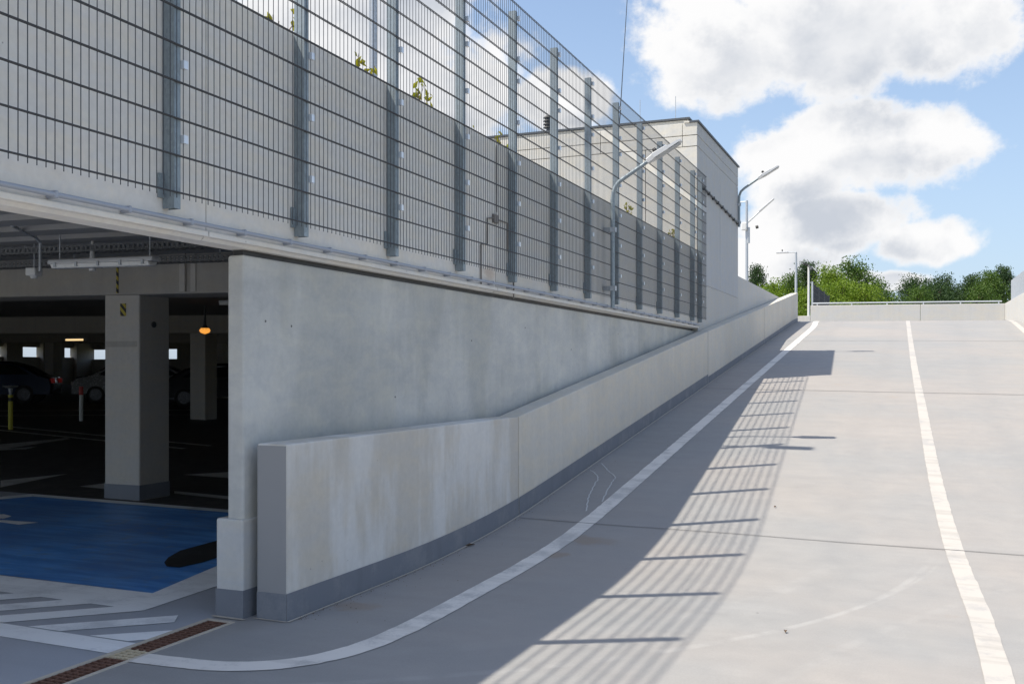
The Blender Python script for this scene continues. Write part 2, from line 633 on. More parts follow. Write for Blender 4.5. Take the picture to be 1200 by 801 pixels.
DX0, DX1, DS1 = -3.975, -3.795, 4.885
xs = [DX0, DX1, -3.5, -2.5, -1.5, -.5, .5, 1.5, 2.5, 3.1]
ys = rng(-15, DS1, 2.5) + rng(DS1, 6.2, .5)[1:] + rng(6.2, 9.4, .2)[1:] + rng(9.4, 31, 1.2)[1:] + rng(31, 38.6, .3)[1:]
ramp = tag(sheet('ramp', xs, ys, gz, M['ramp'], skip=lambda x, y: x < DX1 and y < DS1), kind='structure')
fore = tag(sheet('forecourt', [3.1, 10, 20, 35], [-15, -5, 2, 8], lambda x, y: gf(x), M['ramp']), kind='structure')
floor = tag(sheet('garage_floor', [-49, -30, -15, -8, -5, DX0], [-15, 0, 4.885, 8.58], lambda x, y: gf(x), M['floor']), kind='structure')
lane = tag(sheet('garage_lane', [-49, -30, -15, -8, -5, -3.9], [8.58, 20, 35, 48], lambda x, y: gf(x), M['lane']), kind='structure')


def poly_mark(name, pts, mat, parent, lift=.004, zf=None):
    m = MB()
    zf = zf or (lambda x, y: gf(x))
    m.add([(x, y, zf(x, y) + lift) for x, y in pts], [tuple(range(len(pts)))])
    o = m.build(name, mat, parent)
    if o.data.polygons[0].normal.z < 0:
        o.data.flip_normals()
    return o


def strip_mark(name, path, w, mat, parent, lift=.004, zf=gz):
    """ribbon along a path of (x, y), width w (number or list)"""
    ws = w if isinstance(w, list) else [w] * len(path)
    if mat.name.startswith('white'):          # brushed edges: refine and let the width wander a little
        fp, fw = [path[0]], [ws[0]]
        for i in range(1, len(path)):
            d = math.dist(path[i - 1], path[i])
            k = max(1, int(d / .07)) if path[i][1] < 16 else 1
            for j in range(1, k + 1):
                fp.append(tuple(a + (b - a) * j / k for a, b in zip(path[i - 1], path[i])))
                fw.append(ws[i - 1] + (ws[i] - ws[i - 1]) * j / k)
        rj = random.Random(8)
        path = [(x + rj.uniform(-.0025, .0025), y) for x, y in fp]
        ws = [q + rj.uniform(-.005, .005) for q in fw]
    n = len(path)
    vs, fs = [], []
    for i, (x, y) in enumerate(path):
        a, b = path[max(i - 1, 0)], path[min(i + 1, n - 1)]
        d = Vector((b[0] - a[0], b[1] - a[1])).normalized()
        if len(path) > 40:
            a, b = path[max(i - 4, 0)], path[min(i + 4, n - 1)]
            d = Vector((b[0] - a[0], b[1] - a[1])).normalized()
        q = Vector((-d.y, d.x)) * ws[i] / 2
        for sgn in (1, -1):
            X, Y = x + sgn * q.x, y + sgn * q.y
            vs.append((X, Y, zf(X, Y) + lift))
        if i:
            fs.append((2 * i - 2, 2 * i - 1, 2 * i + 1, 2 * i))
    m = MB()
    m.v, m.f = vs, fs
    o = m.build(name, mat, parent)
    if sum(p.normal.z for p in o.data.polygons) < 0:
        o.data.flip_normals()
    return o


def catmull(pts, n=8):
    out = []
    P_ = [Vector(p) for p in pts]
    for i in range(len(P_) - 1):
        p0, p1, p2, p3 = P_[max(i - 1, 0)], P_[i], P_[i + 1], P_[min(i + 2, len(P_) - 1)]
        for k in range(n):
            t = k / n
            out.append(.5 * ((2 * p1) + (p2 - p0) * t + (2 * p0 - 5 * p1 + 4 * p2 - p3) * t * t + (3 * p1 - p0 - 3 * p2 + p3) * t ** 3))
    out.append(P_[-1])
    return [tuple(p) for p in out]


# white lines on the ramp
lp = catmull([(-3.79, 4.10), (-3.55, 4.12), (-3.30, 4.16), (-3.08, 4.28), (-2.92, 4.48), (-2.82, 4.78), (-2.785, 5.2), (-2.79, 5.8), (-2.805, 6.5), (-2.80, 7.3), (-2.79, 8.2)], 6)
lp += [(-2.80, s) for s in rng(8.5, 30, .4)] + [(-2.84, 31.0), (-2.90, 31.8), (-2.95, 32.6), (-2.97, 33.4), (-2.97, 34.2)]
o = strip_mark('edge_line', lp, .155, M['white_shaded'], ramp)
o['label'] = 'white edge line curving from the drain up beside the barrier'
cl = catmull([(.39, 1.0), (.395, 3.0), (.392, 4.5), (.385, 5.5), (.366, 6.97), (.272, 8.8), (.173, 11.3), (.07, 15.7), (-.08, 22.3), (-.243, 31.4), (-.29, 34.5)], 12)
o = strip_mark('centre_line', cl, [.142 - .030 * min(1, max(0, (y - 6) / 20)) for x, y in cl], M['white'], ramp)
o['label'] = 'white centre line running up the middle of the ramp'
o = strip_mark('edge_line', [(2.56, s) for s in rng(9, 34.5, .4)], .14, M['white'], ramp)
o['label'] = 'white edge line beside the right hand barrier'
# movement joints across the ramp
for s in (8.69, 17.42, 26.1):
    strip_mark('floor_joint', [(x, s + .01 * math.sin(3 * x)) for x in rng(-3.47, 2.85, .5)], .011 if s < 10 else .02, M['joint'], ramp, lift=.006)
random.seed(5)
for pts in ([(-3.44, 10.80), (-3.333, 10.66), (-3.22, 10.40), (-3.197, 10.22), (-3.114, 9.794), (-3.05, 9.5), (-2.939, 9.109)], [(-3.44, 11.2), (-3.351, 11.06), (-3.228, 10.816), (-3.07, 10.55), (-3.042, 10.352), (-2.976, 9.942), (-2.903, 9.491)]):
    strip_mark('filled_crack', [(x + random.uniform(-.006, .006), y) for x, y in catmull(pts, 6)], .013, M['crack'], ramp, lift=.005)

# disabled bay, hatching and lane lines in the garage entrance
BLUE = [(-4.745, 5.27), (-5.42, 8.40), (-9.28, 8.40), (-10.4, 5.24)]
o = poly_mark('bay_surface', BLUE, M['blue'], floor)
o['label'] = 'blue painted surface of the disabled parking bay'
poly_mark('bay_line', [(-6.4, 5.24), (-4.745, 5.27), (-4.468, 4.884), (-6.4, 4.884)], M['whiteg'], floor)
poly_mark('bay_line', [(-10.4, 5.24), (-6.4, 5.24), (-6.4, 4.884), (-10.6, 4.884)], M['whiteg'], floor, .0045)
poly_mark('bay_line', [(-4.745, 5.27), (-5.42, 8.40), (-5.24, 8.40), (-4.50, 5.66), (-4.468, 4.884)], M['whiteg'], floor)
poly_mark('bay_line', [(-5.24, 8.405), (-9.28, 8.405), (-9.46, 8.56), (-5.2, 8.56)], M['whiteg'], floor)
poly_mark('bay_line', [(-9.28, 8.40), (-10.4, 5.24), (-10.6, 5.24), (-9.46, 8.56)], M['whiteg'], floor)
poly_mark('hatch_border', [(-7.5, 4.314), (-3.985, 4.30), (-3.985, 4.095), (-7.5, 4.11)], M['whiteg'], floor)
STR = [((-4.334, 4.314), (-4.06, 4.314), (-3.985, 4.386), (-3.985, 4.60)), ((-4.806, 4.314), (-4.559, 4.314), (-4.104, 4.74), (-4.195, 4.88))]
for k in range(5):
    dx = -.43 * k
    STR.append(((-5.272 + dx, 4.314), (-5.01 + dx, 4.314), (-4.467 + dx, 4.884), (-4.702 + dx, 4.884)))
for st in STR:
    poly_mark('hatch_stripe', st, M['whiteg'], floor, .0042)
o = poly_mark('repair_patch', [(-5.37, 6.09), (-5.48, 6.26), (-5.59, 6.53), (-5.62, 7.10), (-5.15, 6.60), (-5.11, 6.2), (-5.14, 5.99), (-5.25, 5.98)], M['patch'], floor, .009)
o['label'] = 'black repair patch in the blue bay'
# wheelchair symbol (drawn lying along the bay; its feet reach into view)
wc = MB()


def ring(m, cx_, cy_, r0, r1, a0, a1, n=20):
    vs, fs = [], []
    for i in range(n + 1):
        a = a0 + (a1 - a0) * i / n
        for r in (r0, r1):
            X, Y = cx_ + r * math.cos(a), cy_ + r * math.sin(a)
            vs.append((X, Y, gf(X) + .008))
        if i:
            fs.append((2 * i - 2, 2 * i - 1, 2 * i + 1, 2 * i))
    m.add(vs, fs)


def quad(m, pts):
    m.add([(x, y, gf(x) + .008) for x, y in pts], [tuple(range(len(pts)))])


ring(wc, -8.75, 6.62, .38, .50, R(130), R(400))
ring(wc, -9.45, 7.0, 0.0, .13, 0, R(360))
quad(wc, [(-9.25, 6.92), (-8.72, 6.88), (-8.72, 7.06), (-9.25, 7.06)])
quad(wc, [(-8.72, 6.90), (-8.60, 6.90), (-8.22, 7.10), (-8.28, 7.24), (-8.45, 7.30), (-8.72, 7.06)])
quad(wc, [(-8.30, 6.96), (-8.12, 6.93), (-7.90, 6.91), (-7.80, 6.90), (-7.74, 7.07), (-8.15, 7.03)])
wo_ = wc.build('wheelchair_symbol', M['whiteg'], floor)
for p_ in wo_.data.polygons:
    if p_.normal.z < 0:
        p_.flip()
for pts in ([(-10.84, 9.31), (-10.7, 10.27), (-10.27, 8.82)], [(-9.52, 9.31), (-9.49, 9.72), (-9.0, 9.72), (-9.05, 9.27)],
            [(-8.23, 9.50), (-6.4, 9.30), (-6.4, 9.10), (-8.07, 9.32)], [(-9.3, 10.9), (-8.97, 11.45), (-7.9, 11.3), (-8.4, 10.87)],
            [(-20.05, 17.0), (-12, 14.9), (-12, 14.75), (-20.05, 16.85)], [(-20.05, 16.3), (-12, 14.2), (-12, 14.05), (-20.05, 16.15)],
            [(-26.0, 21.0), (-21, 25.5), (-20.9, 25.3), (-25.9, 20.8)], [(-24.0, 19.0), (-19.2, 23.3), (-19.1, 23.15), (-23.9, 18.85)],
            [(-15.3, 12.3), (-15.55, 14.9), (-15.35, 14.8), (-14.5, 12.5)], [(-14.6, 12.0), (-14.47, 13.2), (-14.2, 12.7)]):
    poly_mark('lane_line', pts, M['whitel'], lane)

# drain along the entrance
DR = empty('drain_channel', (-3.885, 4.885, gf(-3.88)), 'rusty slotted drain channel let into the floor beside the garage entrance', 'drain')
zt = gf(-3.885)
m = MB()
m.box(DX0, DX1, -2, DS1, zt - .14, zt - .12)
m.box(DX0 - .02, DX0, -2, DS1, zt - .14, zt - .02)
m.box(DX1, DX1 + .02, -2, DS1, zt - .14, zt - .02)
m.box(DX0, DX1, DS1, DS1 + .02, zt - .14, zt - .02)
m.build('trough', M['black'], DR)
m = MB()
m.box(DX0 - .012, DX0 + .010, -2, DS1 + .012, zt - .03, zt + .006)
m.box(DX1 - .010, DX1 + .012, -2, DS1 + .012, zt - .03, zt + .004)
m.box(DX0 + .010, DX1 - .010, DS1 - .010, DS1 + .012, zt - .03, zt + .005)
m.build('frame', M['seal'], DR)
gb = MB()
L_ = .498
x0, x1 = DX0 + .013, DX1 - .013
for i in range(4):
    x = x0 + (x1 - x0 - .008) * i / 3
    gb.box(x, x + .008, 0, L_, -.022, -.002)
nb = 13
for i in range(nb):
    y = (L_ - .011) * i / (nb - 1)
    gb.box(x0, x1, y, y + .011, -.018, -.0005)
gme = None
for i in range(10):
    yy = DS1 - .012 - .5 * (i + 1)
    if gme is None:
        o = gb.build('grate', M['rust'])
        gme = o.data
    else:
        o = bpy.data.objects.new('grate', gme)
        put(o)
    o.parent = DR
    o.location = Vector((0, yy, zt)) - Vector(DR.location)

# ------------------------------------------------------------------ parking garage
FX, FB, WX = -3.74, -3.92, -3.80
GY0 = 2.85           # unseen garage front, set where it lets sky light into the entrance
FZ0, FZ1 = 2.25, 3.69
GA = empty('parking_garage', (-3.9, 5.0, 0), 'concrete parking garage with a dark open entrance under a deep parapet', 'building')
edges = [GY0, 4.58, 8.775, 13.4, 18.25]
for i in range(len(edges) - 1):
    y0, y1 = edges[i] + (.004 if i else 0), edges[i + 1] - .004
    if i == 1:
        y1 -= .004
    pf = [(FX, FZ0 + .035), (FX, FZ1 - .008), (FX - .008, FZ1), (FB, FZ1), (FB, FZ0), (FX - .035, FZ0)]
    m = MB().prism(pf, 'y', y0, y1)
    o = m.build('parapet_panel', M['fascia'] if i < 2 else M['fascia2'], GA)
    # drip lip along the foot of the panel
    MB().box(FX - .02, FX + .022, y0, y1, FZ0 + .018, FZ0 + .050).build('drip_lip', M['fascia'], o, bevel=.006)
m = MB().prism([(WX, 0), (WX, 2.215), (FB, 2.215), (FB, 0)], 'y', 5.0, 18.25)
wp = m.build('wall_panel', M['wall'], GA, bevel=.014)
for yy, zz in ((5.22, 1.82), (5.5, 1.80), (8.35, 1.78), (6.9, 1.30), (11.2, 1.75), (9.7, 1.95), (13.2, 2.0)):
    MB().tube([(WX - .01, yy, zz), (WX + .0015, yy, zz)], .008, 10).build('tie_hole', M['joint'], wp)
m = MB().box(FB + .02, WX - .03, 5.03, 18.2, 2.2, 2.26)
m.build('top_gap_shade', M['black'], GA)  # black strip filling the gap over the wall, its shadow given as colour
m = MB().box(-3.99, -3.79, 4.98, 5.26, 0.0, .605)
fb_ = m.build('foot_block', M['foot'], GA, bevel=.012)
MB().box(-3.992, -3.788, 4.978, 5.262, 0.002, .175).build('painted_base', M['band'], fb_)
m = MB()
zc = lambda z0, x: z0 - K * (x + 3.52)
m.hexa([(-49, GY0, zc(2.75, -49)), (FB, GY0, zc(2.75, FB)), (FB, 48, zc(2.75, FB)), (-49, 48, zc(2.75, -49)),
        (-49, GY0, DECK + .45), (FB, GY0, DECK - .04), (FB, 48, DECK - .04), (-49, 48, DECK + .45)])
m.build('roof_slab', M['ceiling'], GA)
# profiled underside: ribs along the slab near the entrance
for i in range(14):
    y = 1.1 + i * .55
    MB().hexa([(-22, y, zc(2.70, -22)), (FB - .01, y, zc(2.70, FB)), (FB - .01, y + .28, zc(2.70, FB)), (-22, y + .28, zc(2.70, -22)),
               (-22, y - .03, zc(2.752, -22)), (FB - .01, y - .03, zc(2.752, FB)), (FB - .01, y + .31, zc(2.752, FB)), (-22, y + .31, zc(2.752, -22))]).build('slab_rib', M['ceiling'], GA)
for s in (8.60, 21.2, 33.8):
    bmm = MB().hexa([(-49, s, zc(2.282, -49)), (FB - .01, s, zc(2.282, FB)), (FB - .01, s + .62, zc(2.282, FB)), (-49, s + .62, zc(2.282, -49)),
                     (-49, s, zc(2.76, -49)), (FB - .01, s, zc(2.76, FB)), (FB - .01, s + .62, zc(2.76, FB)), (-49, s + .62, zc(2.76, -49))])
    b = bmm.build('beam', M['beam'], GA, bevel=.012)
    if s < 9:
        MB().box(-7.36, -7.28, s - .03, s, zc(2.30, -7.3), zc(2.74, -7.3)).build('downpipe', M['column'], b, bevel=.01)
        MB().box(-7.22, -7.15, s - .012, s, zc(2.30, -7.3), zc(2.74, -7.3)).build('downpipe', M['column'], b, bevel=.004)
        MB().box(-8.245, -8.222, s - .012, s, 2.36, 2.70).build('hazard_strip', M['hazard'], b)
for s in (8.68, 21.28, 33.9):
    for x in (-8.0, -17.4, -26.8, -36.2):
        c = MB().box(x - .5, x, s, s + .48, gf(x) - .1, zc(2.30, x)).build('column', M['column'], GA, bevel=.015)
        if s < 9 and x > -9:
            MB().box(x - .503, x + .003, s - .003, s + .483, gf(x) + .003, gf(x) + .17).build('painted_base', M['band'], c)
            MB().box(x - .27, x - .19, s - .006, s, 2.11, 2.25).build('hazard_sticker', M['hazard'], c)
            MB().tube([(x - .001, s + .22, 2.02), (x + .012, s + .22, 2.02)], .035, 12).build('anchor_plug', M['dark'], c)
            MB().box(x - .49, x - .04, s - .004, s, 1.765, 1.83).build('tape_mark', M['beam'], c)
# outer walls, low with open band above
z = gf(-48)
MB().box(-48.6, -48.3, GY0, 48, -.5, 2.22).build('outer_wall', M['beam'], GA)
MB().box(-48.6, -48.3, GY0, 48, 2.80, 3.45).build('lintel', M['beam'], GA)
MB().box(-48.6, FB - .2, 48.01, 48.29, 2.72, 3.3).build('lintel', M['beam'], GA)
MB().box(-48.6, FB - .2, 48, 48.3, -.5, 2.12).build('outer_wall', M['beam'], GA)
for i in range(8):  # out-of-view front parapet, its foot raised to admit more sky light
    xa = FB - .01 - 5.6 * (i + 1)
    MB().hexa([(xa + .008, GY0 - .18, zc(2.72, xa)), (xa + 5.6, GY0 - .18, zc(2.72, xa + 5.6)), (xa + 5.6, GY0 - .004, zc(2.72, xa + 5.6)), (xa + .008, GY0 - .004, zc(2.72, xa)),
               (xa + .008, GY0 - .18, 3.69), (xa + 5.6, GY0 - .18, 3.69), (xa + 5.6, GY0 - .004, 3.69), (xa + .008, GY0 - .004, 3.69)]).build('parapet_panel', M['fascia'], GA)
for i in range(18):
    y = 3.4 + 2.55 * i
    MB().box(-48.55, -48.0, y, y + (1.1, 1.6, 1.4)[i % 3], -.5, 3.4).build('outer_pier', M['beam'], GA)
for i in range(9):
    x = -46 + 4.9 * i
    MB().box(x, x + 1.6, 47.7, 48.25, -.5, 3.3).build('outer_pier', M['beam'], GA)
# conduit clipped along the foot of the parapet
CO = empty('wall_conduit', (-3.70, 5, 2.31), 'grey conduit pipe clipped along the foot of the parapet', 'conduit')
CX, CZ = -3.690, 2.325
MB().tube([(CX, 2.9, CZ), (CX, 8, CZ), (CX, 18.2, CZ)], .0125, 10).build('pipe', M['conduit'], CO, smooth=True)
cme = None
for i in range(33):
    y = 3.0 + .465 * i
    if cme is None:
        o = MB().box(CX - .05, CX + .016, y - .010, y + .010, CZ - .018, CZ + .018).build('pipe_clip', M['conduit'], CO, bevel=.005)
        cme, y0c = o.data, y
    else:
        o = bpy.data.objects.new('pipe_clip', cme)
        put(o, CO)
        o.location = (0, y - y0c, 0)
        md = o.modifiers.new('bevel', 'BEVEL')
        md.width = .005
EC = empty('cable_loop', (-3.73, 8.5, 2.3), 'thin brown cable conduits looping up round a junction box behind the fence', 'conduit')
q = -3.728
MB().tube([(q, a, b) for a, b in ((8.403, 2.30), (8.403, 2.67), (8.55, 2.69), (8.55, 2.93), (8.68, 2.95))], .0075, 6).build('conduit_run', M['cable'], EC)
MB().tube([(q, a, b) for a, b in ((9.204, 2.22), (9.204, 2.68), (9.044, 2.68), (9.044, 2.95), (8.797, 2.95))], .0075, 6).build('conduit_run', M['cable'], EC)
MB().box(-3.738, -3.715, 8.68, 8.80, 2.91, 2.99).build('junction_box', M['cable'], EC, bevel=.006)
MB().tube([(q, 8.775, 3.02), (q, 8.775, 3.66)], .004, 6).build('conduit_run', M['cable'], EC)

# ------------------------------------------------------------------ barrier beside the ramp
BF, BB = -3.52, -3.731
BA = empty('ramp_barrier', (-3.62, 5.04, 0), 'long low concrete barrier climbing the left side of the ramp', 'barrier')


def btop(s):
    if s < 8.82:
        return 1.066
    if s < 18.1:
        return 1.066 + (2.20 - 1.066) * (s - 8.82) / 9.28
    return 2.20 + (3.936 - 2.20) * (s - 18.1) / 14.67


segs = [5.04, 8.82, 18.1, 25.3, 32.77]
for i in range(4):
    a, b = segs[i] + (.007 if i else 0), segs[i + 1] - (.007 if i < 3 else 0)
    ss_ = rng(a, b, .4)
    m = MB()
    vs, fs = [], []
    for s in ss_:
        zb, zt_ = gz(BF, s) - .15, btop(min(max(s, segs[i] + 1e-4), segs[i + 1] - 1e-4))
        vs += [(BF, s, zb), (BF, s, zt_), (BB, s, zt_), (BB, s, zb)]
    for k in range(len(ss_) - 1):
        for j in range(4):
            fs.append((4 * k + j, 4 * k + (j + 1) % 4, 4 * k + 4 + (j + 1) % 4, 4 * k + 4 + j))
    n = len(vs)
    fs += [(0, 1, 2, 3), (n - 1, n - 2, n - 3, n - 4)]
    m.add(vs, fs)
    sg = m.build('barrier_segment', M['barrier'] if i == 0 else M['barrier2'], BA, bevel=.012)
    m = MB()
    for s0, s1 in zip(ss_[:-1], ss_[1:]):
        a0, a1 = gz(BF, s0), gz(BF, s1)
        h0 = .165 if i < 2 else .12
        m.add([(BF + .003, s0, a0 - .02), (BF + .003, s1, a1 - .02), (BF + .003, s1, a1 + h0), (BF + .003, s0, a0 + h0)], [(0, 1, 2, 3)])
    if i == 0:
        m.add([(BB + .0, 5.037, -.02), (BF + .003, 5.037, -.02), (BF + .003, 5.037, .165), (BB, 5.037, .165)], [(0, 1, 2, 3)])
        MB().add([(BB + .004, 5.0385, .16), (BF + .0005, 5.0385, .16), (BF + .0005, 5.0385, 1.055), (BB + .004, 5.0385, 1.055)], [(0, 1, 2, 3)]).build('grey_end', M['endgrey'], sg)
    m.build('painted_base', M['band'], sg)
    if i:
        s = segs[i]
        MB().box(BF - .03, BF - .001, s - .0065, s + .0065, gz(BF, s), btop(s) - .004).build('joint_seal', M['seal'] if i == 1 else M['joint'], sg)
strip_mark('sealant_line', [(-3.492, s) for s in rng(5.02, 32.5, .4)], .017, M['seal'], ramp, lift=.006)
strip_mark('sealant_line', [(-3.74, 5.015), (-3.50, 5.015)], .014, M['seal'], ramp, lift=.006)
strip_mark('sealant_line', [(-4.0, 4.955), (-3.76, 4.955)], .03, M['seal'], ramp, lift=.006)

# right hand barrier with its fence
RX = 2.79
RB = empty('ramp_barrier', (RX + .1, 9, 0), 'sunlit concrete barrier along the far right edge of the ramp', 'barrier')
rtop = lambda s: min(gz(RX, s) + 1.12, 3.64 + (s - 29) * .0145)
for a, b in ((9, 17), (17, 25.3), (25.3, 38.2)):
    ss_ = rng(a + .006, b - .006, .5)
    vs, fs = [], []
    for s in ss_:
        zt_ = rtop(s)
        vs += [(RX, s, gz(RX, s) - .4), (RX, s, zt_), (RX + .21, s, zt_), (RX + .21, s, gz(RX, s) - .9)]
    for k in range(len(ss_) - 1):
        for j in range(4):
            fs.append((4 * k + j, 4 * k + (j + 1) % 4, 4 * k + 4 + (j + 1) % 4, 4 * k + 4 + j))
    n = len(vs)
    fs += [(0, 1, 2, 3), (n - 1, n - 2, n - 3, n - 4)]
    MB().add(vs, fs).build('barrier_segment', M['parapet'], RB, bevel=.012)
RF = empty('mesh_fence', (RX + .1, 36.6, rtop(36.6)), 'galvanised fence standing on the right hand barrier at the picture edge', 'fence')
wm = MB()
for i in range(24):
    s = 36.6 - .62 * i
    MB().box(RX + .09, RX + .13, s - .02, s + .02, rtop(s) - .01, rtop(s) + .70).build('post', M['galv'], RF)
    if i:
        for j in range(5):
            wm.tube([(RX + .085, s + .62, rtop(s + .62) + .06 + .15 * j), (RX + .085, s, rtop(s) + .06 + .15 * j)], .004, 4)
s = 36.6
while s > 22.4:
    wm.tube([(RX + .079, s, rtop(s) + .04), (RX + .079, s, rtop(s) + .68)], .0035, 4)
    s -= .05
tag(wm.build('wire_mesh', M['galv'], RF), kind='stuff')

# ------------------------------------------------------------------ mesh fence on the parapet
MX = -3.65
FE = empty('mesh_fence', (MX, 4.25, 2.4), 'tall anthracite wire mesh fence bolted to the outside of the parapet', 'fence')
LOW = [2.46 + .1965 * i for i in range(11)]
UPP = [4.54, 4.727, 4.913, 5.10]
Y0F, Y1F = 2.72, 18.6
for z in LOW + UPP:
    m = MB()
    m.tube([(MX + .007, Y0F, z), (MX + .007, Y1F, z)], .0036, 6)
    m.tube([(MX - .007, Y0F, z), (MX - .007, Y1F, z)], .0036, 6)
    m.build('horizontal_wire', M['wire'], FE)
lo_mb, up_mb = MB(), MB()
wme = None
y = Y0F
k = 0
posts = [4.25 + 1.213 * i for i in range(-1, 12)] + [18.25]
while y < Y1F:
    if y > 17.7:
        lo_mb.tube([(MX, y, 2.43), (MX, y, 4.43)], .0025, 5)
    elif wme is None:
        o = MB().tube([(MX, y, 2.43), (MX, y, 4.43)], .0025, 5).build('vertical_wire', M['wire'], FE)
        wme, yw0 = o.data, y
    else:
        o = bpy.data.objects.new('vertical_wire', wme)
        put(o, FE)
        o.location = (0, y - yw0, 0)
    up_mb.tube([(MX, y, 4.525), (MX, y, 5.115)], .0025, 5)
    y += .0505
tag(lo_mb.build('wire_mesh', M['wire'], FE), kind='stuff')
tag(up_mb.build('upper_wire_mesh', M['wire'], FE), kind='stuff')
# posts: galvanised channel, foot plate and clips
py = 0.0
pm = MB()
w, t_, d0, d1 = .05, .004, -3.736, -3.659
pm.box(d1 - t_, d1, -w / 2, w / 2, 2.375, 5.04)
pm.box(d0, d1 - t_, -w / 2, -w / 2 + t_, 2.375, 5.04)
pm.box(d0, d1 - t_, w / 2 - t_, w / 2, 2.375, 5.04)
fpm = MB().box(d0, d0 + .012, -.065, -.027, 2.43, 2.56)
cpm = MB()
clipz = [2.56, 2.75 + .2, 3.15 + .2, 3.55 + .2, 3.95 + .2, 4.40, 4.58, 5.0]
clipz = [2.75, 3.15, 3.55, 3.95, 4.36, 4.58, 4.98]
one = MB().box(-3.664, -3.636, .026, .060, -.022, .022)
pme = fme = clme = None
for s in posts:
    if pme is None:
        po = pm.build('post', M['galvp'], None)
        pme = po.data
    else:
        po = bpy.data.objects.new('post', pme)
        put(po)
    po.parent = FE
    po.location = Vector((0, s, 0)) - Vector(FE.location)
    if fme is None:
        fo = fpm.build('foot_plate', M['galvp'], None)
        fme = fo.data
        fo.parent = po
    else:
        fo = bpy.data.objects.new('foot_plate', fme)
        put(fo, po)
    for z in clipz:
        if clme is None:
            co = one.build('clip', M['clip'], None)
            clme = co.data
            co.parent = po
        else:
            co = bpy.data.objects.new('clip', clme)
            put(co, po)
        co.location = (0, 0, z)

# ------------------------------------------------------------------ stair tower and walls behind the fence
ST = empty('stair_tower', (-3.74, 18.3, DECK), 'square concrete stair tower with a flat roof beyond the fence', 'building')
TX, TL, T0, T1 = -3.74, -8.1, 18.32, 22.70
mo = MB().box(TL, TX - .01, T0 + .01, T1 - .01, 2.6, 6.0)
mo.build('core', M['plinth'], ST)
fr = [(TL, -6.4), (-6.392, -4.72), (-4.712, TX)]
for z0_, z1_ in ((DECK, 5.605), (5.618, 5.81), (5.823, 6.05)):
    for xa, xb in fr if z1_ < 5.7 else [(TL, -5.6), (-5.592, -4.02), (-4.012, TX)]:
        MB().box(xa, xb - (.004 if xb == TX else 0), T0 - .10, T0 + .01, z0_, z1_).build('front_panel', M['tower'], ST, bevel=.006)
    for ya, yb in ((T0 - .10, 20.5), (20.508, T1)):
        MB().box(TX - .10, TX, ya + (.004 if ya < 20 else 0), yb, z0_, z1_).build('side_panel', M['tower_shaded'], ST, bevel=.005)
MB().box(TX - .14, TX + .03, T0 - .12, T1 + .04, 6.052, 6.085).build('roof_flashing', M['flash'], ST)
MB().box(TL - .1, -3.98, T0 + .25, T1 - .3, 6.0, 6.20).build('roof_slab', M['tower'], ST, bevel=.01)
MB().box(TL - .13, -3.95, T0 + .2, T1 - .25, 6.202, 6.235).build('roof_edge', M['flash'], ST)
MB().box(-3.985, TX - .145, T0 - .12, T0 + .2, 6.052, 6.08).build('roof_coping', M['tower'], ST)
VE = empty('roof_vent', (-7.3, 20, 6.23), 'small dark louvred vent on the stair tower roof', 'vent')
MB().tube([(-7.3, 20, 6.23), (-7.3, 20, 6.92)], .05, 10).build('duct', M['dark'], VE)
for i in range(4):
    MB().tube([(-7.3, 20, 6.66 + .07 * i), (-7.3, 20, 6.70 + .07 * i)], [.11, .08], 12).build('louvre', M['black'], VE)
LR = empty('lightning_rod', (-5.58, 19.5, 6.23), 'thin lightning rod rising from the stair tower roof', 'rod')
MB().tube([(-5.6, 19.5, 6.23), (-5.533, 19.5, 7.30), (-5.36, 19.5, 10.0)], [.012, .009, .006], 6).build('mast', M['dark'], LR)
MB().tube([(-5.6, 19.5, 6.235), (-5.6, 19.5, 6.30)], .12, 12).build('base', M['foot'], LR)
for xx in (-5.0, -4.3):
    L2 = empty('lightning_rod', (xx, 18.9, 6.23), 'short air terminal on the stair tower roof, %s' % ('left of the pair' if xx < -4.6 else 'nearest the roof corner'), 'rod')
    MB().tube([(xx, 18.9, 6.23), (xx, 18.9, 6.75)], .006, 6).build('mast', M['galv'], L2)
    MB().tube([(xx, 18.9, 6.235), (xx, 18.9, 6.27)], .06, 10).build('base', M['foot'], L2)
TC = empty('tower_conduit', (TX + .02, 18.6, 4.9), 'dark conduit running along the shaded side of the stair tower', 'conduit')
MB().tube([(TX + .03, 18.5, 4.92), (TX + .03, 22.7, 4.76)], .018, 8).build('pipe', M['dark'], TC)
for i in range(9):
    s = 18.7 + i * .47
    MB().box(TX, TX + .055, s - .015, s + .015, 4.885 - .038 * (s - 18.5), 4.945 - .038 * (s - 18.5)).build('pipe_clip', M['dark'], TC)

RW = empty('retaining_wall', (TX, 18.3, 0), 'pale concrete wall below the stair tower running on as a parapet behind the barrier', 'wall')
MB().box(FB, -3.735, 18.26, 22.70, .5, DECK - .008).build('wall_panel', M['plinth'], RW, bevel=.006)
for a, b in ((22.71, 25.6), (25.61, 30.5), (30.51, 34.0)):
    MB().box(FB, -3.75, a, b, 1.0, 3.62).build('wall_panel', M['parapet'], RW, bevel=.008)

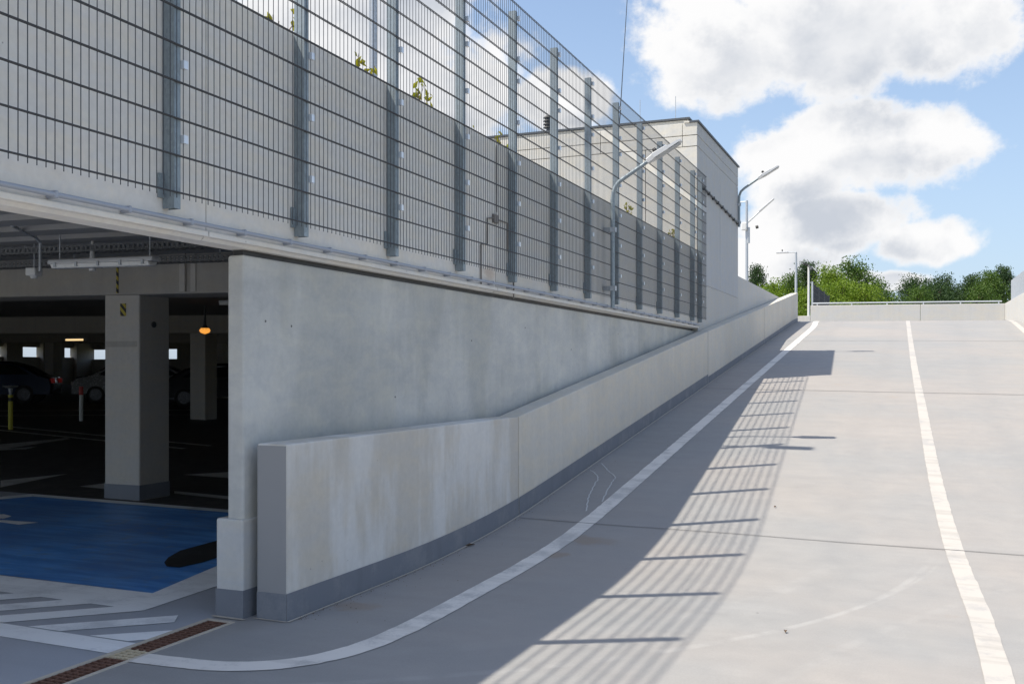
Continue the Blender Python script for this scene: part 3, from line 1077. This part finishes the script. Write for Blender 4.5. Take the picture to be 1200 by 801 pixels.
# upper deck, far wall with rail
dk = sheet('upper_deck', [-3.93, -2, 0, 3.1, 9], [38.6, 44, 49], lambda x, y: DECK - K * (x + 3.52), M['ramp'])
tag(dk, kind='structure')
tag(sheet('roof_deck', [-49, -20, FB], [GY0, 18, 48.2], lambda x, y: DECK - .03 + (FB - x) * .0109, M['ramp']), kind='structure')
FW = empty('end_wall', (-.4, 38, DECK), 'low sunlit concrete wall with a pipe rail across the top of the ramp', 'wall')
YW = 38.0
for a, b in ((-3.63, .1), (.11, 2.79)):
    m = MB()
    za, zb = 3.845 - K * (a + 3.63), 3.845 - K * (b + 3.63)
    m.hexa([(a, YW, 2.7), (b, YW, 2.7), (b, YW + .2, 2.7), (a, YW + .2, 2.7), (a, YW, za), (b, YW, zb), (b, YW + .2, zb), (a, YW + .2, za)])
    m.build('wall_panel', M['parapet'], FW, bevel=.012)
MB().box(-6.5, -3.64, YW + .02, YW + .2, 2.7, 3.47).build('upstand', M['parapet'], FW, bevel=.01)
za, zb = 3.925, 3.925 - K * 6.3
MB().tube([(-3.55, YW + .08, za), (2.70, YW + .08, zb)], .026, 8).build('rail', M['galv'], FW)
for i in range(6):
    x = -3.4 + 1.2 * i
    zz = 3.925 - K * (x + 3.55)
    MB().box(x - .02, x + .02, YW + .06, YW + .10, zz - .1, zz).build('rail_support', M['galv'], FW)
DF = empty('mesh_fence', (-3.6, 38.3, DECK), 'dark mesh fence panel on the upper deck behind the end wall', 'fence')
for i in range(4):
    MB().box(-3.63, -3.57, 38.3 + 2.5 * i, 38.36 + 2.5 * i, DECK - .05, 4.74).build('post', M['galv'] if i == 0 else M['wire'], DF)
m = MB()
for i in range(150):
    m.tube([(-3.6, 38.36 + .05 * i, DECK + .1), (-3.6, 38.36 + .05 * i, 4.7)], .004, 4)
for j in range(9):
    m.tube([(-3.6, 38.3, DECK + .1 + .195 * j), (-3.6, 45.9, DECK + .1 + .195 * j)], .006, 4)
tag(m.build('wire_mesh', M['wire'], DF), kind='stuff')

# ------------------------------------------------------------------ lamps
def arm_lamp(name, s, x0, path, label, head_from, head_to, sensor, foot):
    root = empty(name, foot, label, 'street lamp', 'arm lamps along the ramp')
    MB().tube([(x, s, z) for x, z in path], [.027] * (len(path) - 1) + [.023], 12).build('pole', M['galvp'], root, smooth=True)
    a, b = Vector((head_from[0], s, head_from[1])), Vector((head_to[0], s, head_to[1]))
    d = (b - a).normalized()
    n = Vector((-d.z, 0, d.x))
    yv = Vector((0, 1, 0))
    def pt(t, w, hh):
        return a + d * t + yv * w + n * hh
    L = (b - a).length
    prof_ = [(0, .035, -.03, .035), (.10, .06, -.03, .045), (.2 * L, .085, -.028, .048), (.62 * L, .085, -.028, .040), (.64 * L, .075, -.022, .026), (L - .03, .07, -.018, .018), (L, .045, -.012, .010)]
    vs, fs = [], []
    for t, w, lo, hi in prof_:
        vs += [pt(t, -w, lo), pt(t, w, lo), pt(t, w, hi * .6), pt(t, w * .55, hi), pt(t, -w * .55, hi), pt(t, -w, hi * .6)]
    for k in range(len(prof_) - 1):
        for j in range(6):
            fs.append((6 * k + j, 6 * k + (j + 1) % 6, 6 * k + 6 + (j + 1) % 6, 6 * k + 6 + j))
    fs += [tuple(range(5, -1, -1)), tuple(6 * (len(prof_) - 1) + j for j in range(6))]
    hd = MB().add(vs, fs).build('lamp_head', M['lamp'], root, smooth=True)
    g0 = [pt(.25 * L, -.06, -.031), pt(.25 * L, .06, -.031), pt(.95 * L, .05, -.024), pt(.95 * L, -.05, -.024)]
    g1 = [p - n * .008 for p in g0]
    MB().hexa(g1 + g0).build('lens', M['lampglass'], hd)
    p0 = pt(.30 * L, 0, .04)
    MB().tube([p0, p0 + n * .035, p0 + n * .06], [.03, .03, .02], 10).build('light_sensor', M['black'], hd)
    return root


bend = [(-3.614, 2.30), (-3.614, 3.68), (-3.606, 3.77), (-3.575, 3.85), (-3.52, 3.915), (-3.10, 4.17)]
l1 = arm_lamp('arm_lamp', 12.3, -3.6, bend, 'curved grey lamp arm rising in front of the mesh fence', (-3.16, 4.14), (-2.73, 4.37), None, (-3.614, 12.3, 2.30))
for z in (2.55, 3.3):
    MB().box(-3.73, -3.57, 12.27, 12.33, z - .03, z + .03).build('bracket', M['galv'], l1)
bend = [(-3.70, 4.70), (-3.70, 5.30), (-3.695, 5.40), (-3.66, 5.49), (-3.58, 5.56), (-3.22, 5.79)]
l2 = arm_lamp('arm_lamp', 22.6, -3.7, bend, 'curved grey lamp arm mounted at the far corner of the stair tower', (-3.28, 5.755), (-2.83, 6.0), None, (-3.70, 22.6, 4.70))
for z in (4.8, 5.2):
    MB().box(-3.745, -3.66, 22.57, 22.63, z - .03, z + .03).build('bracket', M['galv'], l2)


def deck_post(loc, top, label, kind):
    x, y, z0_ = loc
    root = empty('deck_lamp_post', loc, label, 'lamp post')
    MB().tube([(x, y, z0_), (x, y, z0_ + .8), (x, y, top)], [.06, .05, .04], 10).build('pole', M['whitep'] if kind == 'camera' else M['galv'], root, smooth=True)
    MB().box(x - .12, x + .12, y - .12, y + .12, z0_ - .02, z0_ + .02).build('base_plate', M['galv'], root)
    if kind == 'multi':
        MB().tube([(x, y, top - .03), (x - .28, y, top - .03)], .02, 6).build('arm', M['galv'], root)
        a = MB().tube([(x, y, top - .72), (x + .45, y, top - .32)], .025, 8).build('arm', M['galv'], root)
        MB().hexa([(x + .40, y - .07, top - .39), (x + .85, y - .06, top - .01), (x + .85, y + .06, top - .01), (x + .40, y + .07, top - .39),
                   (x + .38, y - .07, top - .33), (x + .84, y - .06, top + .03), (x + .84, y + .06, top + .03), (x + .38, y + .07, top - .33)]).build('lamp_head', M['lamp'], a, bevel=.015)
        MB().box(x - .15, x + .02, y - .14, y - .04, top - .95, top - .70).build('speaker', M['whitep'], root, bevel=.03)
        MB().tube([(x + .06, y - .03, top - 1.35), (x + .06, y - .03, top - .85)], .045, 8).build('antenna', M['galv'], root)
        MB().tube([(x + .28, y, top - .86), (x + .36, y, top - .84)], .05, 8).build('camera', M['black'], root)
    elif kind == 'tee':
        a = MB().tube([(x, y, top), (x - .3, y, top + .01)], .022, 8).build('arm', M['galv'], root)
        MB().box(x - .72, x - .28, y - .08, y + .08, top - .02, top + .04).build('lamp_head', M['lamp'], a, bevel=.015)
        MB().tube([(x - .5, y, top + .04), (x - .5, y, top + .12)], .02, 6).build('light_sensor', M['black'], a)
    elif kind == 'camera':
        MB().tube([(x, y, top), (x - .22, y, top + .08)], .035, 8).build('camera', M['black'], root)
        MB().tube([(x, y, top - .02), (x + .12, y - .1, top - .2)], .05, 8).build('camera', M['dark'], root)
    elif kind == 'tall':
        a = MB().tube([(x, y, top), (x + .5, y, top + .2)], .03, 8).build('arm', M['galv'], root)
        MB().box(x + .45, x + 1.0, y - .1, y + .1, top + .17, top + .24).build('lamp_head', M['lamp'], a, bevel=.015)
    return root


deck_post((-5.0, 32.0, DECK), 6.84, 'slim pole carrying a lamp arm and loudspeaker, just right of the stair tower', 'multi')
deck_post((-4.2, 38.5, DECK), 5.88, 'slim T shaped lamp post at the top end of the left barrier', 'tee')
deck_post((-4.2, 43.2, DECK), 5.85, 'white post with cameras on top, left of the end wall', 'camera')
deck_post((-6.0, 10.35, DECK - .02), 8.4, 'tall galvanised pole standing on the roof deck behind the mesh fence', 'tall')

# ------------------------------------------------------------------ things in the garage entrance
LU = empty('strip_light', (-6.79, 6.9, 2.5), 'long unlit strip light hanging below the garage ceiling', 'light')
MB().hexa([(-7.40, 6.85, 2.480), (-6.18, 6.85, 2.465), (-6.18, 6.97, 2.465), (-7.40, 6.97, 2.480), (-7.40, 6.86, 2.520), (-6.18, 6.86, 2.505), (-6.18, 6.96, 2.505), (-7.40, 6.96, 2.520)]).build('housing', M['lamp'], LU, bevel=.01)
MB().hexa([(-7.36, 6.865, 2.440), (-6.22, 6.865, 2.425), (-6.22, 6.955, 2.425), (-7.36, 6.955, 2.440), (-7.36, 6.85, 2.479), (-6.22, 6.85, 2.464), (-6.22, 6.97, 2.464), (-7.36, 6.97, 2.479)]).build('diffuser', M['tube'], LU, bevel=.008)
for i in range(5):
    x = -7.3 + .255 * i
    MB().box(x - .012, x + .012, 6.842, 6.978, 2.450 - .003 * i, 2.490 - .003 * i).build('clip', M['galv'], LU)
for x in (-7.3, -6.25):
    MB().tube([(x, 6.91, 2.505), (x, 6.91, 2.79)], .006, 6).build('hanger', M['galv'], LU)
S2 = empty('strip_light', (-9.2, 12.5, 2.6), 'short strip light beyond the first beam, right of the near column', 'light')
for zz, m_, w_ in ((2.60, 'lamp', .06), (2.565, 'tube', .045)):
    MB().box(-10.4, -9.3, 13.1 - w_, 13.1 + w_, zz - .02, zz + .018).build('housing' if m_ == 'lamp' else 'diffuser', M[m_], S2, bevel=.008)
for x in (-10.2, -9.5):
    MB().tube([(x, 13.1, 2.61), (x, 13.1, 2.8)], .006, 6).build('hanger', M['galv'], S2)


def tray(s, z0_, label):
    root = empty('cable_tray', (-6, s, z0_), label, 'cable tray')
    m = MB()
    xa, xb = -16.0, FB - .03
    for sy in (s - .10, s + .10):
        for lo, hi in ((0, .014), (.05, .064)):
            m.hexa([(xa, sy - .002, zc(z0_ + lo, xa)), (xb, sy - .002, zc(z0_ + lo, xb)), (xb, sy + .002, zc(z0_ + lo, xb)), (xa, sy + .002, zc(z0_ + lo, xa)),
                    (xa, sy - .002, zc(z0_ + hi, xa)), (xb, sy - .002, zc(z0_ + hi, xb)), (xb, sy + .002, zc(z0_ + hi, xb)), (xa, sy + .002, zc(z0_ + hi, xa))])
        x = xa
        while x < xb - .05:
            m.box(x, x + .028, sy - .002, sy + .002, zc(z0_ + .012, x), zc(z0_ + .052, x))
            x += .058
    m.build('side_rail', M['traym'], root)
    m = MB()
    x = xa
    while x < xb - .05:
        m.box(x, x + .03, s - .1, s + .1, zc(z0_, x), zc(z0_, x) + .004)
        x += .10
    tag(m.build('perforated_base', M['traym'], root), kind='stuff')
    for x in (-12.1, -10.2, -8.3, -6.4, -4.6):
        MB().tube([(x, s, zc(z0_, x)), (x, s, zc(2.76, x))], .007, 6).build('hanger', M['galv'], root)
    return root


tray(7.42, 2.60, 'perforated cable tray nearest the garage entrance')
tray(8.05, 2.55, 'perforated cable tray close in front of the first beam')
SE = empty('ceiling_sensor', (-8.1, 7.35, 2.4), 'white box sensor hanging from a rod at the left picture edge', 'sensor')
MB().tube([(-8.1, 7.35, 2.50), (-8.1, 7.35, 2.8)], .007, 6).build('hanger', M['galv'], SE)
MB().box(-8.17, -8.04, 7.30, 7.40, 2.44, 2.52).build('housing', M['whitep'], SE, bevel=.012)
MB().tube([(-8.105, 7.35, 2.44), (-8.105, 7.35, 2.415)], [.04, .03], 12).build('lens', M['whitep'], SE)
S3 = empty('ceiling_sensor', (-7.0, 7.0, 2.4), 'small round detector under the strip light', 'sensor')
MB().tube([(-7.35, 7.35, 2.46), (-7.35, 7.35, 2.49), (-7.35, 7.35, 2.80)], [.03, .035, .006], 12).build('housing', M['whitep'], S3)
PI_ = empty('sprinkler_pipe', (-10, 7.0, 2.68), 'thin steel pipe with a bend under the garage ceiling', 'pipe')
MB().tube([(-7.75, 7.1, 2.45), (-7.75, 7.1, 2.72), (-7.70, 7.0, 2.76), (-7.2, 6.3, 2.75)], .014, 8).build('pipe', M['galv'], PI_)


def inv(u, D):
    """a spot in the garage seen u across, D metres deep"""
    r = (u - 600) / 1167 * D
    return r * math.cos(YAW) - D * math.sin(YAW), D * math.cos(YAW) + r * math.sin(YAW)


x, y = -18.43, 16.09
B1 = empty('bollard', (x, y, gf(x)), 'yellow post with a dark flat cap in the dim garage', 'bollard')
z = gf(x)
MB().tube([(x, y, z), (x, y, z + .62)], .05, 12).build('post', M['yellow'], B1)
MB().tube([(x, y, z + .62), (x, y, z + .70)], .045, 12).build('sleeve', M['black'], B1)
MB().tube([(x, y, z + .70), (x, y, z + .76)], .05, 12).build('collar', M['yellow'], B1)
MB().tube([(x, y, z + .76), (x, y, z + .90), (x, y, z + .94), (x, y, z + .96)], [.03, .05, .16, .15], 12).build('cap', M['galv'], B1)
x, y = -19.57, 19.2
z = gf(x)
B2 = empty('bollard', (x, y, z), 'white post with a red top in the dim garage', 'bollard')
MB().tube([(x, y, z), (x, y, z + .66)], .05, 12).build('post', M['whitep'], B2)
MB().tube([(x, y, z + .66), (x, y, z + .87)], .052, 12).build('reflector', M['red'], B2)
# lit lamps deep inside
x, y = inv(240, 20)
WL = empty('warm_lamp', (x, y, 2.3), 'small orange lamp glowing deep in the garage', 'light')
z = 1.52 + 45 * 20 / 1167
MB().tube([(x, y, z + .02), (x, y, z + .10), (x, y, z + .5)], [.10, .03, .012], 10).build('shade', M['dark'], WL)
MB().add([(x + .11 * math.cos(a) * math.cos(b), y + .11 * math.sin(a) * math.cos(b), z + .07 * math.sin(b)) for b in [R(t) for t in (-80, -40, 0, 40)] for a in [R(30 * i) for i in range(12)]],
         [(12 * j + i, 12 * j + (i + 1) % 12, 12 * j + 12 + (i + 1) % 12, 12 * j + 12 + i) for j in range(3) for i in range(12)]).build('bulb', M['warmlamp'], WL, smooth=True)
x, y = inv(87, 34)
WT = empty('strip_light', (x, y, 2.4), 'warm lit strip light far back in the garage', 'light')
z = 1.52 + 34 * 34 / 1167
MB().box(x - .35, x + .35, y - .05, y + .05, z - .03, z + .03).build('tube', M['warmtube'], WT)
MB().box(x - .38, x + .38, y - .06, y + .06, z + .03, z + .07).build('housing', M['lamp'], WT)


def car(loc, rot, paint_, label):
    x, y = loc
    root = empty('parked_car', (0, 0, 0), label, 'car', 'cars parked in the garage')
    L, W = 4.3, 1.78
    side = [(-2.15, .35), (-2.12, .75), (-2.0, .92), (-1.55, 1.02), (-.75, 1.42), (-.2, 1.47), (.7, 1.44), (1.25, 1.28), (1.75, .98), (2.08, .90), (2.15, .6), (2.12, .32)]
    secs = [(-1, .90), (-.86, .98), (-.5, 1.0), (.5, 1.0), (.86, .98), (1, .90)]
    vs, fs = [], []
    for q_, sc_ in secs:
        for px, pz in side:
            inset = 1.0 if pz < .95 else 1 - .16 * (pz - .95) / .5
            vs.append((px * (.985 if abs(q_) == 1 else 1), q_ * W / 2 * inset, .32 + (pz - .32) * (.93 if abs(q_) == 1 else 1)))
    n = len(side)
    for k in range(len(secs) - 1):
        for j in range(n):
            fs.append((k * n + j, k * n + (j + 1) % n, (k + 1) * n + (j + 1) % n, (k + 1) * n + j))
    fs += [tuple(range(n)), tuple((len(secs) - 1) * n + j for j in range(n - 1, -1, -1))]
    body = MB().add(vs, fs).build('body', paint_, root, smooth=True)
    for sg_ in (-1, 1):
        yy = sg_ * (W / 2 - .045)
        y2 = sg_ * (W / 2 - .118)
        for wa in ([(-1.30, 1.0), (-.2, 1.0), (-.2, 1.37), (-.72, 1.34)], [(-.12, 1.0), (1.45, 1.0), (1.15, 1.24), (.65, 1.36), (-.12, 1.37)]):
            f3 = [(px, (yy if pz < 1.1 else y2) + sg_ * .012, pz) for px, pz in wa]
            b3 = [(px, py - sg_ * .03, pz) for px, py, pz in f3]
            nn = len(wa)
            MB().add(f3 + b3, [tuple(range(nn)), tuple(range(2 * nn - 1, nn - 1, -1))] + [(i, (i + 1) % nn, nn + (i + 1) % nn, nn + i) for i in range(nn)]).build('side_window', M['carglass'], root)
        MB().box(2.02, 2.17, sg_ * .58 - .17, sg_ * .58 + .17, .70, .86).build('tail_light', M['tail'], root, bevel=.02)
        MB().box(-2.16, -2.02, sg_ * .60 - .17, sg_ * .60 + .17, .66, .78).build('headlight', M['lampglass'], root, bevel=.02)
        for wx in (-1.32, 1.28):
            wh = MB().tube([(wx, sg_ * .70, .32), (wx, sg_ * .895, .32)], .32, 20).build('wheel', M['tyre'], root, bevel=.03)
            MB().tube([(wx, sg_ * .89, .32), (wx, sg_ * .903, .32)], .21, 16).build('rim', M['rim'], wh)
    MB().add([(-1.52, -.68, 1.035), (-1.52, .68, 1.035), (-.80, .58, 1.41), (-.80, -.58, 1.41)], [(0, 1, 2, 3)]).build('windscreen', M['carglass'], root)
    MB().add([(1.27, -.60, 1.285), (1.27, .60, 1.285), (1.72, .66, 1.01), (1.72, -.66, 1.01)], [(0, 1, 2, 3)]).build('rear_window', M['carglass'], root)
    root.location = (x, y, gf(x))
    root.rotation_euler = (0, 0, rot)
    return root


car((-26.4, 28.6), R(35), M['carsilver'], 'silver car parked behind the near column, seen in the dark')
car((-22.2, 28.2), R(215), M['carblack'], 'dark car with a red tail light, right of the near column')
car((-29.6, 25.0), R(35), M['carblue'], 'dark blue car left of the silver car in the garage')
car((-33.0, 22.6), R(35), M['carblack'], 'black car furthest left in the garage gloom')

# ------------------------------------------------------------------ plants
def leaf(m, c, size, rnd):
    d = Vector((rnd.uniform(-1, 1), rnd.uniform(-1, 1), rnd.uniform(-.6, 1))).normalized()
    a = d.cross(Vector((rnd.uniform(-1, 1), rnd.uniform(-1, 1), rnd.uniform(-1, 1)))).normalized()
    b = d.cross(a)
    s1, s2 = size * rnd.uniform(.7, 1.3), size * rnd.uniform(.45, .8)
    m.add([c - a * s1, c + b * s2, c + a * s1, c - b * s2], [(0, 1, 2, 3)])


SPR = [(5.55, 3.95, 'nearest the camera, with a broad cluster of leaves'), (6.57, 3.93, 'second along the parapet, with few leaves'), (7.58, 3.97, 'third along the parapet, leaning right'),
       (8.40, 3.90, 'fourth along the parapet, low and thin'), (9.36, 3.90, 'fifth along the parapet, before the lamp arm'), (14.2, 3.96, 'sixth along the parapet, beside the lamp arm'), (17.0, 4.0, 'furthest along the parapet, near the stair tower')]
for i, (s, zt_, ds) in enumerate(SPR):
    rnd = random.Random(40 + i)
    root = empty('plant_sprig', (-3.98, s - .05, DECK), 'yellow green sprig poking above the parapet, ' + ds, 'plant', 'sprigs along the parapet')
    m = MB()
    tips = []
    for k in range(2 if i in (1, 3) else 4):
        dx, dy = rnd.uniform(-.02, .10), rnd.uniform(-.10, .28)
        top = zt_ - rnd.uniform(0, .12)
        pth = [(-3.98, s - .05, DECK), (-3.97, s - .04 + dy * .3, 3.5), (-3.96 + dx * .5, s + dy * .6, top - .12), (-3.95 + dx, s + dy, top)]
        m.tube(pth, [.008, .006, .004, .002], 5)
        tips.append(pth)
    m.build('stem', M['stem'], root)
    for pth in tips:
        for k in range(7 if i == 0 else 5):
            t_ = rnd.uniform(.0, 1)
            c = Vector(pth[2]).lerp(Vector(pth[3]), t_) + Vector((rnd.uniform(-.04, .04), rnd.uniform(-.05, .05), rnd.uniform(-.03, .04)))
            lm = MB()
            a = Vector((rnd.uniform(-.4, .4), rnd.uniform(-1, 1), rnd.uniform(-.5, .8))).normalized()
            b = a.cross(Vector((rnd.uniform(.3, 1), rnd.uniform(-.4, .4), rnd.uniform(-.3, .5)))).normalized()
            l_, w_ = rnd.uniform(.035, .055), rnd.uniform(.018, .028)
            up = a.cross(b) * .006
            lm.add([c - a * l_, c - a * l_ * .2 + b * w_, c + a * l_, c - a * l_ * .2 - b * w_, c + up], [(0, 1, 4), (1, 2, 4), (2, 3, 4), (3, 0, 4)])
            lm.build('leaf', M['sprig'], root)


def tree_mesh(seed, h, r, n_cl, leafs, size, open_=.5):
    """trunk with limbs, and a crown of leaf clumps hung on the limbs"""
    rnd = random.Random(seed)
    tr = MB()
    tr.tube([(0, 0, 0), (rnd.uniform(-.1, .1), 0, h * .3), (rnd.uniform(-.2, .2), rnd.uniform(-.2, .2), h * .62), (rnd.uniform(-.3, .3), rnd.uniform(-.3, .3), h * .92)], [h * .022, h * .017, h * .010, h * .003], 8)
    cr = MB()
    for i in range(n_cl):
        t = (i + .5) / n_cl
        zz = h * (.20 + .80 * t ** .85)
        env = r * (math.sin(math.pi * min(1, .16 + .80 * t)) ** .75) * rnd.uniform(.55, 1.12)
        a = i * 2.39996 + rnd.uniform(-.5, .5)
        rr = env * math.sqrt(rnd.uniform(.12, 1))
        c = Vector((rr * math.cos(a), rr * math.sin(a), zz + rnd.uniform(-.04, .04) * h))
        if rnd.random() < .5:
            st = Vector((0, 0, max(h * .15, zz - rr * .7)))
            tr.tube([st, st.lerp(c, .5) + Vector((0, 0, .1 * rr)), c], [h * .008, h * .005, h * .0015], 5, cap=False)
        cs = r * rnd.uniform(.13, .27)
        for k in range(int(leafs * rnd.uniform(.6, 1.3))):
            v = Vector([max(-1.5, min(1.5, rnd.gauss(0, 1))) * q for q in (1, 1, .72)]) * cs * .72
            leaf(cr, c + v, size, rnd)
    return tr, cr


TV = []
for i, (h, r, n, lf, sz) in enumerate(((9, 3.0, 190, 75, .085), (8, 3.1, 190, 75, .08), (10, 2.7, 180, 75, .09), (7, 2.5, 150, 75, .07))):
    TV.append((tree_mesh(11 + i, h, r, n, lf, sz), h))
TMESH = {}


def plant_tree(kind, mat, x, y, top, label, rot, wide=1.0):
    (tr, cr), h = TV[kind]
    base = -1.2
    k = (top - base) / h
    root = empty('tree', (x, y, base), label, 'tree', 'trees beyond the upper deck')
    for nm, mb, mt in (('trunk', tr, M['bark']), ('crown', cr, M[mat])):
        key = (kind, nm, mat if nm == 'crown' else '')
        if key not in TMESH:
            me = bpy.data.meshes.new(nm)
            me.from_pydata(mb.v, [], mb.f)
            me.materials.append(mt)
            TMESH[key] = me
        o = bpy.data.objects.new(nm, TMESH[key])
        put(o, root)
        if nm == 'crown':
            o['kind'] = 'stuff'
        o.scale = (k * wide, k * wide, k)
        o.rotation_euler = (0, 0, rot)
    return root


def at(u, D):
    r = (u - 600) / 1167 * D
    return r * math.cos(YAW) - D * math.sin(YAW), D * math.cos(YAW) + r * math.sin(YAW)


TREES = [(887, 150, 315, 2, 'leafc', 'leftmost tree, thin dark crown beside the slim lamp pole', 0.54), (909, 130, 335, 1, 'leafa', 'low bright green tree behind the end of the left barrier', 0.77),
         (928, 140, 325, 0, 'leafb', 'mid green tree behind the T shaped lamp post', 0.67), (946, 145, 311, 2, 'leafc', 'tall dark green tree behind the white camera post', 0.67),
         (972, 132, 317, 0, 'leafa', 'bright green tree above the dark mesh panel', 0.70), (1001, 140, 311, 1, 'leafb', 'tallest tree of the left clump, with a ragged top', 0.74),
         (988, 115, 334, 3, 'leafa', 'low yellow green tree in front of the left clump', 0.96), (1027, 150, 334, 3, 'leafb', 'small round tree at the right end of the left clump', 0.70),
         (1068, 190, 329, 1, 'leafc', 'first dark tree of the right clump, next to the gap', 0.67), (1089, 195, 331, 0, 'leafc', 'second dark tree of the right clump', 0.70),
         (1107, 190, 328, 3, 'leafc', 'third dark tree of the right clump, rounded', 0.67), (1138, 185, 326, 2, 'leafc', 'fourth tree of the right clump, spiky top', 0.70),
         (1159, 180, 322, 0, 'leafb', 'fifth tree of the right clump, mid green and broad', 0.70), (1176, 190, 316, 2, 'leafc', 'tallest tree of the right clump, by the fence at the right edge', 0.67),
         (895, 110, 342, 3, 'leafa', 'low bright shrub like tree just above the parapet', 1.09), (950, 108, 343, 3, 'leafa', 'low leafy tree between the two posts', 1.09),
         (1122, 200, 341, 1, 'leafc', 'low dark tree filling the dip in the right clump', 0.77),
         (1012, 112, 338, 3, 'leafa', 'low bright tree under the tallest tree of the left clump', 1.0), (968, 110, 338, 1, 'leafa', 'low bright tree just right of the dark mesh panel', .8),
         (1078, 175, 341, 3, 'leafb', 'low mid green tree in front of the first two dark trees', .9), (1100, 178, 339, 3, 'leafc', 'low dark tree in front of the rounded one', .9),
         (1148, 170, 340, 3, 'leafb', 'low mid green tree in front of the spiky one', .9), (1036, 125, 345, 3, 'leafb', 'lowest tree tapering off the left clump', .7)]
for i, (u, D, v, kd, mt, lb, wd) in enumerate(TREES):
    x, y = at(u, D)
    plant_tree(kd, mt, x, y, 1.52 + (432 - v) * D / 1167, lb, i * 1.3, wd)

# ------------------------------------------------------------------ small litter
rnd = random.Random(3)
for i, (x, y, lb) in enumerate(((-3.47, 7.6, 'dark dry leaf caught at the foot of the barrier'), (-.72, 6.05, 'small brown leaf lying in the sunlit left lane'), (-1.25, 9.7, 'tiny dark leaf between the fence shadows'))):
    m = MB()
    z = gz(x, y) + .008
    l_, w_ = (.018, .010) if i else (.045, .022)
    a = rnd.uniform(0, 3)
    dx, dy = math.cos(a), math.sin(a)
    pts = [(x - dx * l_, y - dy * l_, z), (x - dy * w_, y + dx * w_, z + .012), (x + dx * l_, y + dy * l_, z + .004), (x + dy * w_, y - dx * w_, z + .012), (x, y, z + .002)]
    m.add(pts, [(0, 1, 4), (1, 2, 4), (2, 3, 4), (3, 0, 4)])
    m.add([(q[0], q[1], q[2] - .003) for q in pts], [(4, 1, 0), (4, 2, 1), (4, 3, 2), (4, 0, 3)])
    tag(m.build('dry_leaf', M['stem']), lb, 'leaf', 'litter on the ramp')

# grit washed down along the foot of the barrier
m = MB()
rnd = random.Random(21)
for i in range(900):
    y = 5.1 + 20 * rnd.random() ** 1.6
    x = -3.505 + abs(rnd.gauss(0, .035 if rnd.random() < .8 else .25))
    r = rnd.uniform(.0015, .0045)
    z = gz(x, y) + .004
    m.add([(x - r, y, z), (x, y - r, z), (x + r, y, z), (x, y + r, z), (x, y, z + r)], [(0, 1, 4), (1, 2, 4), (2, 3, 4), (3, 0, 4)])
tag(m.build('grit', M['stem']), 'fine dark grit gathered along the foot of the left barrier', 'grit', kind='stuff')
